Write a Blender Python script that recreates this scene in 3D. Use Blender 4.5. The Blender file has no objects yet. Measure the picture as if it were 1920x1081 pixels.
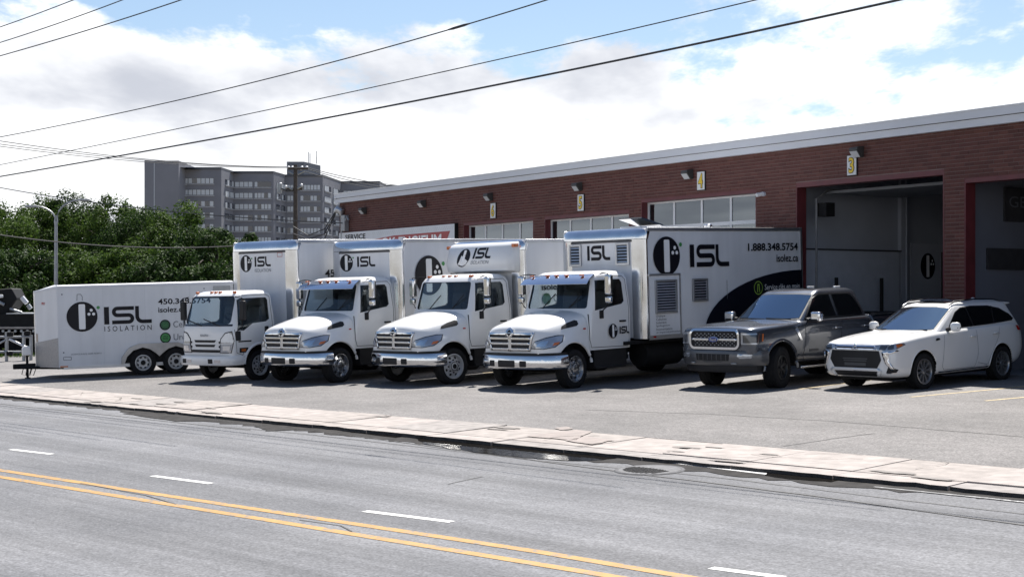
import bpy, bmesh, math, random
from mathutils import Vector, Matrix
from mathutils.bvhtree import BVHTree
from mathutils.geometry import tessellate_polygon
random.seed(7)
R = math.radians
C = bpy.context.scene.collection
scene = bpy.context.scene

# ------------------------------------------------------------------ camera, sky, sun, exposure
CAMZ = 2.6
cam_d = bpy.data.cameras.new('camera'); cam = bpy.data.objects.new('camera', cam_d); C.objects.link(cam)
cam.location = (0, 0, CAMZ); cam.rotation_euler = (R(90), 0, 0)
cam_d.sensor_width = 36.0; cam_d.lens = 2773 / 1920 * 36; cam_d.shift_y = (557 - 540.5) / 1920
cam_d.clip_start = 0.1; cam_d.clip_end = 4000
scene.camera = cam
SUN_EL, SUN_AZ = 58.0, 14.0           # azimuth from +Y towards +X
scene.view_settings.view_transform = 'Standard'; scene.view_settings.look = 'None'
scene.view_settings.gamma = 1.0; scene.view_settings.exposure = 1.0
scene.cycles.max_bounces = 8; scene.cycles.transparent_max_bounces = 16
scene.cycles.use_denoising = True

world = bpy.data.worlds.new('World'); scene.world = world; world.use_nodes = True
def build_world():
    nt = world.node_tree; n = nt.nodes; l = nt.links; n.clear()
    def nd(t, **k):
        x = n.new(t)
        for a, b in k.items(): setattr(x, a, b)
        return x
    def mth(op, a, b=None, c=None, clamp=False):
        x = nd('ShaderNodeMath', operation=op, use_clamp=clamp)
        for i, v in enumerate((a, b, c)):
            if v is None: continue
            if hasattr(v, 'is_linked'): l.new(v, x.inputs[i])
            else: x.inputs[i].default_value = v
        return x.outputs[0]
    out = nd('ShaderNodeOutputWorld'); bg = nd('ShaderNodeBackground')
    sky = nd('ShaderNodeTexSky', sky_type='NISHITA'); sky.sun_disc = False
    sky.sun_elevation = R(SUN_EL); sky.sun_rotation = R(SUN_AZ); sky.air_density = 1.0; sky.dust_density = 0.6; sky.ozone_density = 2.0
    tc = nd('ShaderNodeTexCoord'); sp = nd('ShaderNodeSeparateXYZ'); l.new(tc.outputs['Generated'], sp.inputs[0])
    x, y, z = sp.outputs
    el = mth('ARCSINE', z)
    # clouds lie on a high flat layer, seen in perspective: they crowd together towards the horizon
    inv = mth('DIVIDE', 1.0, mth('ADD', mth('MAXIMUM', z, 0.0), 0.15))
    pu, pv = mth('MULTIPLY', x, inv), mth('MULTIPLY', mth('MULTIPLY', y, inv), 0.55)
    cv = nd('ShaderNodeCombineXYZ'); l.new(pu, cv.inputs[0]); l.new(pv, cv.inputs[1]); cv.inputs[2].default_value = CLOUD_SEED
    n1 = nd('ShaderNodeTexNoise', noise_dimensions='3D'); n1.inputs['Scale'].default_value = 1.7; n1.inputs['Detail'].default_value = 11; n1.inputs['Roughness'].default_value = 0.62
    l.new(cv.outputs[0], n1.inputs['Vector'])
    # cover falls from a full bank at the horizon to broken cloud overhead
    bias = nd('ShaderNodeMapRange', interpolation_type='SMOOTHSTEP'); l.new(el, bias.inputs[0])
    bias.inputs[1].default_value = R(4.0); bias.inputs[2].default_value = R(15.0); bias.inputs[3].default_value = 0.22; bias.inputs[4].default_value = -0.14
    cov = mth('ADD', n1.outputs['Fac'], bias.outputs[0])
    mask = nd('ShaderNodeMapRange', interpolation_type='SMOOTHSTEP'); l.new(cov, mask.inputs[0])
    mask.inputs[1].default_value = 0.47; mask.inputs[2].default_value = 0.56
    # shading inside the clouds: bright tops, grey bellies
    cv2 = nd('ShaderNodeCombineXYZ'); l.new(pu, cv2.inputs[0]); l.new(pv, cv2.inputs[1]); cv2.inputs[2].default_value = CLOUD_SEED + 3.0
    n2 = nd('ShaderNodeTexNoise'); n2.inputs['Scale'].default_value = 1.9; n2.inputs['Detail'].default_value = 6; n2.inputs['Roughness'].default_value = 0.5
    l.new(cv2.outputs[0], n2.inputs['Vector'])
    sh = nd('ShaderNodeMapRange', interpolation_type='SMOOTHSTEP'); l.new(n2.outputs['Fac'], sh.inputs[0])
    sh.inputs[1].default_value = 0.26; sh.inputs[2].default_value = 0.53
    cc = nd('ShaderNodeMix', data_type='RGBA'); l.new(sh.outputs[0], cc.inputs['Factor'])
    cc.inputs[6].default_value = (0.32, 0.335, 0.375, 1); cc.inputs[7].default_value = (0.62, 0.625, 0.635, 1)
    skm = nd('ShaderNodeMix', data_type='RGBA', blend_type='MULTIPLY'); skm.inputs['Factor'].default_value = 1.0
    l.new(sky.outputs[0], skm.inputs[6]); skm.inputs[7].default_value = (SKY_S, SKY_S, SKY_S, 1)
    mx = nd('ShaderNodeMix', data_type='RGBA'); l.new(mask.outputs[0], mx.inputs['Factor']); l.new(skm.outputs[2], mx.inputs[6]); l.new(cc.outputs[2], mx.inputs[7])
    l.new(mx.outputs[2], bg.inputs['Color']); bg.inputs['Strength'].default_value = 1.0
    l.new(bg.outputs[0], out.inputs[0])
CLOUD_SEED = 12.3
SKY_S = 0.064          # Nishita strength; the clouds are given in the same radiance units
build_world()
sun_d = bpy.data.lights.new('sun', 'SUN'); sun = bpy.data.objects.new('sun', sun_d); C.objects.link(sun)
sun_d.energy = 5.0; sun_d.angle = R(0.53); sun_d.color = (1.0, 0.955, 0.89)
sv = Vector((math.sin(R(SUN_AZ)) * math.cos(R(SUN_EL)), math.cos(R(SUN_AZ)) * math.cos(R(SUN_EL)), math.sin(R(SUN_EL))))
sun.rotation_euler = sv.to_track_quat('Z', 'Y').to_euler(); sun.location = sv * 60

# ------------------------------------------------------------------ the lie of the land
G0, GS = 0.058, 0.032                 # the lot falls 3.2 % from the brick building to the street
PB = R(33); ET = Vector((math.cos(PB), math.sin(PB), 0)); EB = Vector((-math.sin(PB), math.cos(PB), 0))
def gz(X, Y): return G0 + GS * (X * ET.x + Y * ET.y)
def ray(px, py): return Vector(((px - 960) / 2773, 1, -(py - 557) / 2773))
def ground(px, py, off=0.0):
    r = ray(px, py); Y = (G0 + off - CAMZ) / (r.z - GS * (r.x * ET.x + ET.y)); return r * Y + Vector((0, 0, CAMZ))
def at(px, py, Y): return ray(px, py) * Y + Vector((0, 0, CAMZ))

# ------------------------------------------------------------------ materials
MATS = {}
def mat(name, col=(.5, .5, .5), rough=.5, metal=0., spec=.5, coat=0., vary=0., vscale=4., bump=0., bscale=40., rough_vary=0., emit=None, ior=None):
    if name in MATS: return MATS[name]
    m = bpy.data.materials.new(name); m.use_nodes = True; nt = m.node_tree; b = nt.nodes['Principled BSDF']; l = nt.links
    b.inputs['Base Color'].default_value = (*col, 1); b.inputs['Roughness'].default_value = rough; b.inputs['Metallic'].default_value = metal
    b.inputs['Specular IOR Level'].default_value = spec; b.inputs['Coat Weight'].default_value = coat; b.inputs['Coat Roughness'].default_value = .04
    if ior: b.inputs['IOR'].default_value = ior
    if emit: b.inputs['Emission Color'].default_value = (*emit[:3], 1); b.inputs['Emission Strength'].default_value = emit[3]
    tc = nt.nodes.new('ShaderNodeTexCoord')
    if vary or rough_vary:
        no = nt.nodes.new('ShaderNodeTexNoise'); no.inputs['Scale'].default_value = vscale; no.inputs['Detail'].default_value = 6; l.new(tc.outputs['Object'], no.inputs['Vector'])
    if vary:
        mr = nt.nodes.new('ShaderNodeMapRange'); l.new(no.outputs['Fac'], mr.inputs[0]); mr.inputs[1].default_value = .3; mr.inputs[2].default_value = .7; mr.inputs[3].default_value = 1 - vary; mr.inputs[4].default_value = 1 + vary
        mx = nt.nodes.new('ShaderNodeMix'); mx.data_type = 'RGBA'; mx.blend_type = 'MULTIPLY'; mx.inputs['Factor'].default_value = 1; mx.inputs[6].default_value = (*col, 1)
        l.new(mr.outputs[0], mx.inputs[7]); l.new(mx.outputs[2], b.inputs['Base Color'])
    if rough_vary:
        mr2 = nt.nodes.new('ShaderNodeMapRange'); l.new(no.outputs['Fac'], mr2.inputs[0]); mr2.inputs[3].default_value = max(0, rough - rough_vary); mr2.inputs[4].default_value = rough + rough_vary; l.new(mr2.outputs[0], b.inputs['Roughness'])
    if bump:
        n2 = nt.nodes.new('ShaderNodeTexNoise'); n2.inputs['Scale'].default_value = bscale; n2.inputs['Detail'].default_value = 4; l.new(tc.outputs['Object'], n2.inputs['Vector'])
        bp = nt.nodes.new('ShaderNodeBump'); bp.inputs['Strength'].default_value = bump; bp.inputs['Distance'].default_value = .02; l.new(n2.outputs['Fac'], bp.inputs['Height']); l.new(bp.outputs[0], b.inputs['Normal'])
    MATS[name] = m; return m
def asphalt(name, ca, cb, along=None, grain=.35, patch=.12, track=0.):
    m = bpy.data.materials.new(name); m.use_nodes = True; nt = m.node_tree; b = nt.nodes['Principled BSDF']; l = nt.links
    N = nt.nodes.new
    tc = N('ShaderNodeTexCoord'); mp = N('ShaderNodeMapping'); l.new(tc.outputs['Object'], mp.inputs[0])
    def noise(s, d=5, vec=None):
        n = N('ShaderNodeTexNoise'); n.inputs['Scale'].default_value = s; n.inputs['Detail'].default_value = d; l.new(vec or mp.outputs[0], n.inputs['Vector']); return n.outputs['Fac']
    def mr(v, a, c, lo, hi):
        x = N('ShaderNodeMapRange'); l.new(v, x.inputs[0]); x.inputs[1].default_value = a; x.inputs[2].default_value = c; x.inputs[3].default_value = lo; x.inputs[4].default_value = hi; return x.outputs[0]
    def mul(a, c):
        x = N('ShaderNodeMath'); x.operation = 'MULTIPLY'; l.new(a, x.inputs[0]); l.new(c, x.inputs[1]); return x.outputs[0]
    ramp = N('ShaderNodeMix'); ramp.data_type = 'RGBA'; ramp.inputs[6].default_value = (*ca, 1); ramp.inputs[7].default_value = (*cb, 1)
    l.new(mr(noise(.45, 8), .3, .7, 0, 1), ramp.inputs['Factor'])
    v = mul(mr(noise(38, 3), .25, .75, 1 - grain, 1 + grain), mr(noise(16, 5), .3, .7, 1 - grain * .62, 1 + grain * .62))
    v = mul(v, mr(noise(3.2, 6), .3, .7, 1 - patch, 1 + patch))
    v = mul(v, mr(noise(.12, 3), .35, .65, 1 - patch * .7, 1 + patch * .7))
    vo = N('ShaderNodeTexVoronoi'); vo.inputs['Scale'].default_value = 26; l.new(mp.outputs[0], vo.inputs['Vector'])
    v = mul(v, mr(vo.outputs['Distance'], 0., .5, 1 - grain * .5, 1 + grain * .3))
    if track:
        sx = N('ShaderNodeVectorMath'); sx.operation = 'MULTIPLY'; l.new(mp.outputs[0], sx.inputs[0]); sx.inputs[1].default_value = (.03, 1., 1.)
        v = mul(v, mr(noise(1.3, 4, sx.outputs[0]), .35, .65, 1 - track, 1 + track))
        v = mul(v, mr(noise(9, 3, sx.outputs[0]), .35, .65, 1 - track * .5, 1 + track * .5))
    mx = N('ShaderNodeMix'); mx.data_type = 'RGBA'; mx.blend_type = 'MULTIPLY'; mx.inputs['Factor'].default_value = 1
    l.new(ramp.outputs[2], mx.inputs[6]); l.new(v, mx.inputs[7]); l.new(mx.outputs[2], b.inputs['Base Color'])
    b.inputs['Roughness'].default_value = .85; b.inputs['Specular IOR Level'].default_value = .3
    bp = N('ShaderNodeBump'); bp.inputs['Strength'].default_value = .5; bp.inputs['Distance'].default_value = .012; l.new(noise(45, 3), bp.inputs['Height']); l.new(bp.outputs[0], b.inputs['Normal'])
    MATS[name] = m; return m
def glassmat(name, tint, refl_ior=1.5):
    m = bpy.data.materials.new(name); m.use_nodes = True; nt = m.node_tree; nt.nodes.remove(nt.nodes['Principled BSDF']); l = nt.links
    o = nt.nodes['Material Output']; t = nt.nodes.new('ShaderNodeBsdfTransparent'); t.inputs[0].default_value = (*tint, 1)
    g = nt.nodes.new('ShaderNodeBsdfGlossy'); g.inputs['Color'].default_value = (.86, .94, 1, 1); g.inputs['Roughness'].default_value = .015; f = nt.nodes.new('ShaderNodeFresnel'); f.inputs[0].default_value = refl_ior
    ge = nt.nodes.new('ShaderNodeNewGeometry'); io = nt.nodes.new('ShaderNodeMapRange'); io.inputs[3].default_value = refl_ior; io.inputs[4].default_value = 1 / refl_ior   # same reflectance from both faces of a thin pane
    l.new(ge.outputs['Backfacing'], io.inputs[0]); l.new(io.outputs[0], f.inputs[0])
    mx = nt.nodes.new('ShaderNodeMixShader'); l.new(f.outputs[0], mx.inputs[0]); l.new(t.outputs[0], mx.inputs[1]); l.new(g.outputs[0], mx.inputs[2]); l.new(mx.outputs[0], o.inputs[0])
    MATS[name] = m; return m
WHITE = mat('white_paint', (.72, .72, .715), .28, coat=.6, vary=.02, vscale=1.5)
PANEL = mat('white_panel', (.67, .68, .70), .42, vary=.035, vscale=1.2, bump=.14, bscale=2.2)
def streaks(m, lo=.86):      # rain streaks and road film on painted sheet
    nt = m.node_tree; l = nt.links; b = nt.nodes['Principled BSDF']; src = b.inputs['Base Color'].links[0].from_socket; N = nt.nodes.new
    tc = N('ShaderNodeTexCoord'); mp = N('ShaderNodeMapping'); mp.inputs['Scale'].default_value = (2.6, 2.6, .3); l.new(tc.outputs['Object'], mp.inputs[0])
    no = N('ShaderNodeTexNoise'); no.inputs['Scale'].default_value = 1.6; no.inputs['Detail'].default_value = 5; l.new(mp.outputs[0], no.inputs['Vector'])
    mr = N('ShaderNodeMapRange'); l.new(no.outputs['Fac'], mr.inputs[0]); mr.inputs[1].default_value = .35; mr.inputs[2].default_value = .6; mr.inputs[3].default_value = lo; mr.inputs[4].default_value = 1.0
    mx = N('ShaderNodeMix'); mx.data_type = 'RGBA'; mx.blend_type = 'MULTIPLY'; mx.inputs['Factor'].default_value = 1; l.new(src, mx.inputs[6]); l.new(mr.outputs[0], mx.inputs[7]); l.new(mx.outputs[2], b.inputs['Base Color'])
streaks(PANEL, .94)
BLACKP = mat('black_plastic', (.013, .013, .015), .55, spec=.3, vary=.2)
BLACK = mat('black_vinyl', (.006, .006, .010), .45, spec=.25)
NAVY = mat('navy_vinyl', (.006, .007, .014), .45, spec=.25)
RUBBER = mat('rubber', (.013, .013, .014), .85, spec=.2, vary=.25, vscale=9, bump=.3, bscale=60)
CHASSIS = mat('chassis_black', (.008, .008, .009), .7, spec=.25, vary=.3)
CHROME = mat('chrome', (.66, .67, .69), .12, 1.0, rough_vary=.05, vscale=3)
ALU = mat('polished_aluminium', (.70, .71, .73), .16, 1.0, rough_vary=.1, vscale=2.5, vary=.06)
ALUD = mat('dull_aluminium', (.52, .53, .55), .42, .9, vary=.1)
STEELW = mat('painted_steel_wheel', (.42, .43, .45), .4, .3, vary=.1, vscale=8)
ORANGE = mat('amber_lens', (.50, .13, .03), .2, coat=.5)
REDL = mat('red_lens', (.45, .02, .02), .2, coat=.5)
LENS = mat('headlight_lens', (.34, .36, .40), .10, .6, coat=1.)
DARKGL = mat('dark_glass', (.006, .007, .009), .02, spec=.9, ior=1.75, coat=.5)
WSGL = mat('windscreen_glass', (.012, .016, .022), .015, spec=1., ior=2.1, coat=1.)
WSGL.node_tree.nodes['Principled BSDF'].inputs['Specular Tint'].default_value = (.28, .60, 1., 1)   # coated glass reflects bluish
WSGL.node_tree.nodes['Principled BSDF'].inputs['Coat Weight'].default_value = .25
GLASS = glassmat('clear_tinted_glass', (.93, .965, .97), 1.4)
DOORGL = glassmat('door_glass', (.25, .28, .33), 2.3)
GREYP = mat('grey_metallic_paint', (.064, .073, .092), .25, .5, coat=1., vary=.04, vscale=2)
GREYT = mat('grey_textured_trim', (.05, .052, .056), .55, vary=.1)
INTER = mat('cab_interior', (.035, .036, .04), .7, vary=.2)
GREEN = mat('green_vinyl', (.05, .25, .07), .4)
LIME = mat('lime_vinyl', (.35, .55, .08), .4)
DECALW = mat('white_vinyl', (.8, .8, .8), .4)
GREYV = mat('grey_vinyl', (.12, .13, .15), .4)
BLUEB = mat('blue_enamel', (.01, .04, .22), .2, coat=.6)
YELLOW = mat('yellow_sign_paint', (.72, .50, .03), .5)
REDF = mat('red_frame_paint', (.11, .02, .024), .5, vary=.2, vscale=3)
CONC = mat('pale_concrete', (.265, .236, .218), .85, vary=.24, vscale=4.5, bump=.35, bscale=25)
MORTAR = mat('mortar', (.21, .155, .14), .9, vary=.15, bump=.2)
INWALL = mat('interior_wall', (.36, .385, .44), .8, vary=.08, vscale=.8)
INFLOOR = mat('workshop_floor', (.16, .16, .165), .6, vary=.2)
INDARK = mat('workshop_dark', (.03, .03, .035), .7, vary=.2)
FASCIA = mat('white_fascia', (.60, .61, .64), .45, vary=.05, vscale=.7)
WOODP = mat('weathered_pole', (.075, .06, .05), .9, vary=.3, vscale=6, bump=.5)
GALV = mat('galvanised_steel', (.33, .34, .35), .5, .6, vary=.15, vscale=5)
WIRE = mat('wire', (.03, .03, .032), .6)
def brickmat():
    m = mat('brick', (.165, .045, .034), .85, bump=.3, bscale=55); nt = m.node_tree; l = nt.links; b = nt.nodes['Principled BSDF']
    ge = nt.nodes.new('ShaderNodeNewGeometry'); oi = nt.nodes.new('ShaderNodeObjectInfo'); ad = nt.nodes.new('ShaderNodeMath'); ad.operation = 'ADD'
    l.new(ge.outputs['Random Per Island'], ad.inputs[0]); l.new(oi.outputs['Random'], ad.inputs[1]); fr = nt.nodes.new('ShaderNodeMath'); fr.operation = 'FRACT'; l.new(ad.outputs[0], fr.inputs[0])
    cr = nt.nodes.new('ShaderNodeValToRGB'); l.new(fr.outputs[0], cr.inputs[0])
    cr.color_ramp.elements[0].color = (.084, .030, .024, 1); cr.color_ramp.elements[1].color = (.128, .048, .037, 1)
    e = cr.color_ramp.elements.new(.3); e.color = (.100, .036, .028, 1); e = cr.color_ramp.elements.new(.75); e.color = (.112, .041, .032, 1)
    l.new(cr.outputs[0], b.inputs['Base Color']); return m
BRICK = brickmat()
def leafmat(name, c0, c1):
    m = bpy.data.materials.new(name); m.use_nodes = True; nt = m.node_tree; l = nt.links; b = nt.nodes['Principled BSDF']
    ge = nt.nodes.new('ShaderNodeNewGeometry'); cr = nt.nodes.new('ShaderNodeValToRGB'); l.new(ge.outputs['Random Per Island'], cr.inputs[0])
    cr.color_ramp.elements[0].color = (*c0, 1); cr.color_ramp.elements[1].color = (*c1, 1); l.new(cr.outputs[0], b.inputs['Base Color'])
    b.inputs['Roughness'].default_value = .6; b.inputs['Specular IOR Level'].default_value = .12
    t = nt.nodes.new('ShaderNodeBsdfTranslucent'); l.new(cr.outputs[0], t.inputs[0]); mx = nt.nodes.new('ShaderNodeMixShader'); mx.inputs[0].default_value = .3
    l.new(b.outputs[0], mx.inputs[1]); l.new(t.outputs[0], mx.inputs[2]); l.new(mx.outputs[0], nt.nodes['Material Output'].inputs[0]); MATS[name] = m; return m

# ------------------------------------------------------------------ mesh helpers
class MB:
    def __init__(s): s.v = []; s.f = []; s.m = []; s.cm = 0
    def add(s, vs, fs):
        o = len(s.v); s.v += [tuple(v) for v in vs]; s.f += [tuple(i + o for i in f) for f in fs]; s.m += [s.cm] * len(fs); return s
    def box(s, x0, x1, y0, y1, z0, z1):
        return s.add([(x, y, z) for x in (x0, x1) for y in (y0, y1) for z in (z0, z1)], [(0, 1, 3, 2), (4, 6, 7, 5), (0, 4, 5, 1), (2, 3, 7, 6), (0, 2, 6, 4), (1, 5, 7, 3)])
    def obox(s, c, ax, ay, az):
        c = Vector(c); ax, ay, az = Vector(ax), Vector(ay), Vector(az)
        return s.add([c + i * ax + j * ay + k * az for i in (-1, 1) for j in (-1, 1) for k in (-1, 1)], [(0, 1, 3, 2), (4, 6, 7, 5), (0, 4, 5, 1), (2, 3, 7, 6), (0, 2, 6, 4), (1, 5, 7, 3)])
    def loft(s, rings, close=True, cap=True):
        n = len(rings[0]); vs = [p for r in rings for p in r]; fs = []
        for i in range(len(rings) - 1):
            for j in range(n if close else n - 1):
                k = (j + 1) % n; fs.append((i * n + j, i * n + k, (i + 1) * n + k, (i + 1) * n + j))
        if cap and close: fs += [tuple(range(n))[::-1], tuple(range((len(rings) - 1) * n, len(rings) * n))]
        return s.add(vs, fs)
    def tube(s, pts, r, n=8):
        pts = [Vector(p) for p in pts]; rings = []; rr = r if isinstance(r, (list, tuple)) else [r] * len(pts)
        up = Vector((0, 0, 1))
        for i, p in enumerate(pts):
            d = (pts[min(i + 1, len(pts) - 1)] - pts[max(i - 1, 0)]).normalized()
            a = d.cross(up if abs(d.z) < .95 else Vector((1, 0, 0))).normalized(); b = d.cross(a)
            rings.append([p + rr[i] * (math.cos(t) * a + math.sin(t) * b) for t in (2 * math.pi * k / n for k in range(n))])
        return s.loft(rings)
    def lathe_y(s, prof, c=(0, 0, 0), n=32):       # profile (radius, y) around the Y axis
        rings = [[(c[0] + r * math.cos(a), c[1] + y, c[2] + r * math.sin(a)) for r, y in prof] for a in (2 * math.pi * k / n for k in range(n))]
        m = len(prof); vs = [p for r in rings for p in r]
        return s.add(vs, [(i * m + j, i * m + j + 1, ((i + 1) % n) * m + j + 1, ((i + 1) % n) * m + j) for i in range(n) for j in range(m - 1)])
    def prism(s, poly, axis, a, b):                # closed 2D outline extruded along one axis
        def P(u, v, w): return (w, u, v) if axis == 'x' else (u, w, v) if axis == 'y' else (u, v, w)
        n = len(poly); vs = [P(u, v, a) for u, v in poly] + [P(u, v, b) for u, v in poly]
        return s.add(vs, [tuple(range(n)), tuple(range(2 * n - 1, n - 1, -1))] + [(i, (i + 1) % n + 0, (i + 1) % n + n, i + n) for i in range(n)])
    def build(s, name, m=None, parent=None, smooth=False, bevel=0., seg=2, fix=True):
        me = bpy.data.meshes.new(name); me.from_pydata(s.v, [], s.f); me.update()
        ms = m if isinstance(m, (list, tuple)) else [m]
        for q in ms:
            if q: me.materials.append(q)
        if len(ms) > 1: me.polygons.foreach_set('material_index', s.m)
        if fix:
            bm = bmesh.new(); bm.from_mesh(me); bmesh.ops.recalc_face_normals(bm, faces=bm.faces); bm.to_mesh(me); bm.free()
        o = bpy.data.objects.new(name, me); C.objects.link(o)
        if parent: o.parent = parent
        if smooth: shade(o)
        if bevel:
            b = o.modifiers.new('b', 'BEVEL'); b.width = bevel; b.segments = seg; b.limit_method = 'ANGLE'; b.angle_limit = R(40)
            shade(o, 50)
        return o
def shade(o, ang=42):
    me = o.data; me.polygons.foreach_set('use_smooth', [True] * len(me.polygons))
    bm = bmesh.new(); bm.from_mesh(me)
    for e in bm.edges: e.smooth = not (len(e.link_faces) == 2 and e.calc_face_angle(0) > R(ang))
    bm.to_mesh(me); bm.free(); return o
def bake(o):
    dg = bpy.context.evaluated_depsgraph_get(); me = bpy.data.meshes.new_from_object(o.evaluated_get(dg)); o.modifiers.clear(); o.data = me; return o
def boolean(o, cutters, op='DIFFERENCE', keep=False):
    for c in cutters:
        b = o.modifiers.new('c', 'BOOLEAN'); b.operation = op; b.object = c; b.solver = 'EXACT'
        try: b.material_mode = 'TRANSFER'
        except Exception: pass
    bake(o)
    if not keep:
        for c in cutters: bpy.data.objects.remove(c)
    return o
def subsurf(o, lv=2):
    m = o.modifiers.new('s', 'SUBSURF'); m.levels = lv; m.render_levels = lv; return bake(o)
def bvh(o):
    bm = bmesh.new(); bm.from_mesh(o.data); t = BVHTree.FromBMesh(bm); bm.free(); return t
def drape(name, poly, frame, tree, m, parent, off=.006, thick=0., res=.08):
    """a sheet cut to a 2D outline and laid onto a body; frame = (origin, U, V); it is cast along U x V towards the body"""
    o, U, V = (Vector(q) for q in frame); D = -U.cross(V).normalized()
    bm = bmesh.new(); bm.faces.new([bm.verts.new((u, v, 0)) for u, v in poly]); bmesh.ops.triangulate(bm, faces=bm.faces)
    for _ in range(5):
        es = [e for e in bm.edges if e.calc_length() > res]
        if not es: break
        bmesh.ops.subdivide_edges(bm, edges=es, cuts=1); bmesh.ops.triangulate(bm, faces=bm.faces)
    last = 0
    for v in bm.verts:
        p = o + U * v.co.x + V * v.co.y; h = tree.ray_cast(p, D)
        if h[0] is not None: v.co = h[0] - D * off * .4 + h[1] * off * .6 if h[1].dot(D) < 0 else h[0] - D * off; last = (h[0] - p).length
        else: v.co = p + D * last
    bmesh.ops.recalc_face_normals(bm, faces=bm.faces)
    for fc in bm.faces: fc.smooth = True
    if sum(f.normal.dot(D) * f.calc_area() for f in bm.faces) > 0: bmesh.ops.reverse_faces(bm, faces=bm.faces)
    me = bpy.data.meshes.new(name); bm.to_mesh(me); bm.free(); me.materials.append(m)
    ob = bpy.data.objects.new(name, me); C.objects.link(ob); ob.parent = parent
    if thick:
        s = ob.modifiers.new('s', 'SOLIDIFY'); s.thickness = thick; s.offset = -1
    return ob
def ribbon(pts, w, closed=False):                  # 2D stroke outline as quads
    P = [Vector(p) for p in pts]; n = len(P); L, Rr = [], []
    for i, p in enumerate(P):
        a = P[(i - 1) % n] if (closed or i) else p; b = P[(i + 1) % n] if (closed or i < n - 1) else p
        d1 = (p - a); d2 = (b - p)
        if d1.length < 1e-9: d1 = d2
        if d2.length < 1e-9: d2 = d1
        d1.normalize(); d2.normalize(); n1 = Vector((-d1.y, d1.x)); n2 = Vector((-d2.y, d2.x)); nn = (n1 + n2)
        nn = nn / max(.35, nn.length_squared) * 2 if nn.length > 1e-6 else n1
        L.append(p + nn * w / 2); Rr.append(p - nn * w / 2)
    m = n if closed else n - 1
    return [tuple(v) for v in L + Rr], [(i, (i + 1) % n, n + (i + 1) % n, n + i) for i in range(m)]
def arc(cx, cy, rx, ry, a0, a1, n=6): return [(cx + rx * math.cos(R(a0 + (a1 - a0) * i / n)), cy + ry * math.sin(R(a0 + (a1 - a0) * i / n))) for i in range(n + 1)]
def rrect(x0, x1, y0, y1, r, n=4):
    r = min(r, (x1 - x0) / 2 - 1e-4, (y1 - y0) / 2 - 1e-4)
    return arc(x1 - r, y0 + r, r, r, -90, 0, n) + arc(x1 - r, y1 - r, r, r, 0, 90, n) + arc(x0 + r, y1 - r, r, r, 90, 180, n) + arc(x0 + r, y0 + r, r, r, 180, 270, n)
def seam(name, pts, frame, tree, m, parent, w=.008, off=.004, res=.06):
    P = [Vector(p) for p in pts]; Q = []
    for a, b in zip(P, P[1:]):
        k = max(1, int((b - a).length / res)); Q += [a + (b - a) * i / k for i in range(k)]
    Q.append(P[-1]); vs, fs = ribbon(Q, w); o, U, V = (Vector(q) for q in frame); D = -U.cross(V).normalized(); out = []; last = None
    for u, v in vs:
        p = o + U * u + V * v; h = tree.ray_cast(p, D)
        if h[0] is not None: out.append(h[0] - D * off); last = (h[0] - p).length
        else: out.append(p + D * (last or 0))
    return MB().add(out, fs).build(name, m, parent, fix=False)
# flat print: lists of (verts, faces) in 2D, laid on a plane
_txt = {}
def text2d(s, w, h, bold=.0):
    """lettering fitted to a w x h box, lower-left at the origin"""
    key = (s, bold)
    if key not in _txt:
        cu = bpy.data.curves.new('t', 'FONT'); cu.body = s; cu.offset = bold; cu.resolution_u = 3; cu.fill_mode = 'FRONT'
        ob = bpy.data.objects.new('t', cu); C.objects.link(ob); dg = bpy.context.evaluated_depsgraph_get()
        me = bpy.data.meshes.new_from_object(ob.evaluated_get(dg)); vs = [(v.co.x, v.co.y) for v in me.vertices]; fs = [tuple(p.vertices) for p in me.polygons]
        bpy.data.objects.remove(ob); bpy.data.curves.remove(cu); bpy.data.meshes.remove(me); _txt[key] = (vs, fs)
    vs, fs = _txt[key]; x0 = min(v[0] for v in vs); x1 = max(v[0] for v in vs); y0 = min(v[1] for v in vs); y1 = max(v[1] for v in vs)
    return [((x - x0) / (x1 - x0) * w, (y - y0) / (y1 - y0) * h) for x, y in vs], fs
def shift(item, dx, dy, sx=1, sy=1, shear=0): return [((x * sx + y * shear) + dx, y * sy + dy) for x, y in item[0]], item[1]
def poly2d(pts): return list(pts), [tuple(range(len(pts)))]
def ell(cx, cy, rx, ry, n=40): return poly2d([(cx + rx * math.cos(2 * math.pi * i / n), cy + ry * math.sin(2 * math.pi * i / n)) for i in range(n)])
def flat(name, items, frame, m, parent, off=0.):
    o, U, V = (Vector(q) for q in frame); N = U.cross(V).normalized(); mb = MB()
    for vs, fs in items: mb.add([o + U * x + V * y + N * off for x, y in vs], fs)
    ob = mb.build(name, m, parent, fix=False)
    if ob.data.polygons and sum(p.normal.dot(N) * p.area for p in ob.data.polygons) < 0: ob.data.flip_normals()
    return ob
def isl2d(w, h, t=None):
    """the three-letter logotype: block I, square-shouldered S, L with a rounded heel"""
    t = t or h * .21; out = [poly2d([(0, 0), (w * .105, 0), (w * .105, h), (0, h)])]
    a, b = w * .165, w * .63; r = h * .25; x0, x1 = a + t / 2, b - t / 2; yt, ym, yb = h - t / 2, h / 2, t / 2
    rr = (yt - ym) / 2
    S = [(b, yt), (x0 + rr, yt)] + arc(x0 + rr, (yt + ym) / 2, rr, rr, 90, 270, 8) + [(x1 - rr, ym)] + arc(x1 - rr, (ym + yb) / 2, rr, rr, 90, -90, 8) + [(a, yb)]
    out.append(ribbon(S, t)); x2 = w * .655 + t / 2; r2 = h * .3
    out.append(ribbon([(x2, h), (x2, yb + r2)] + arc(x2 + r2, yb + r2, r2, r2, 180, 270, 6) + [(w, yb)], t)); return out
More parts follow.
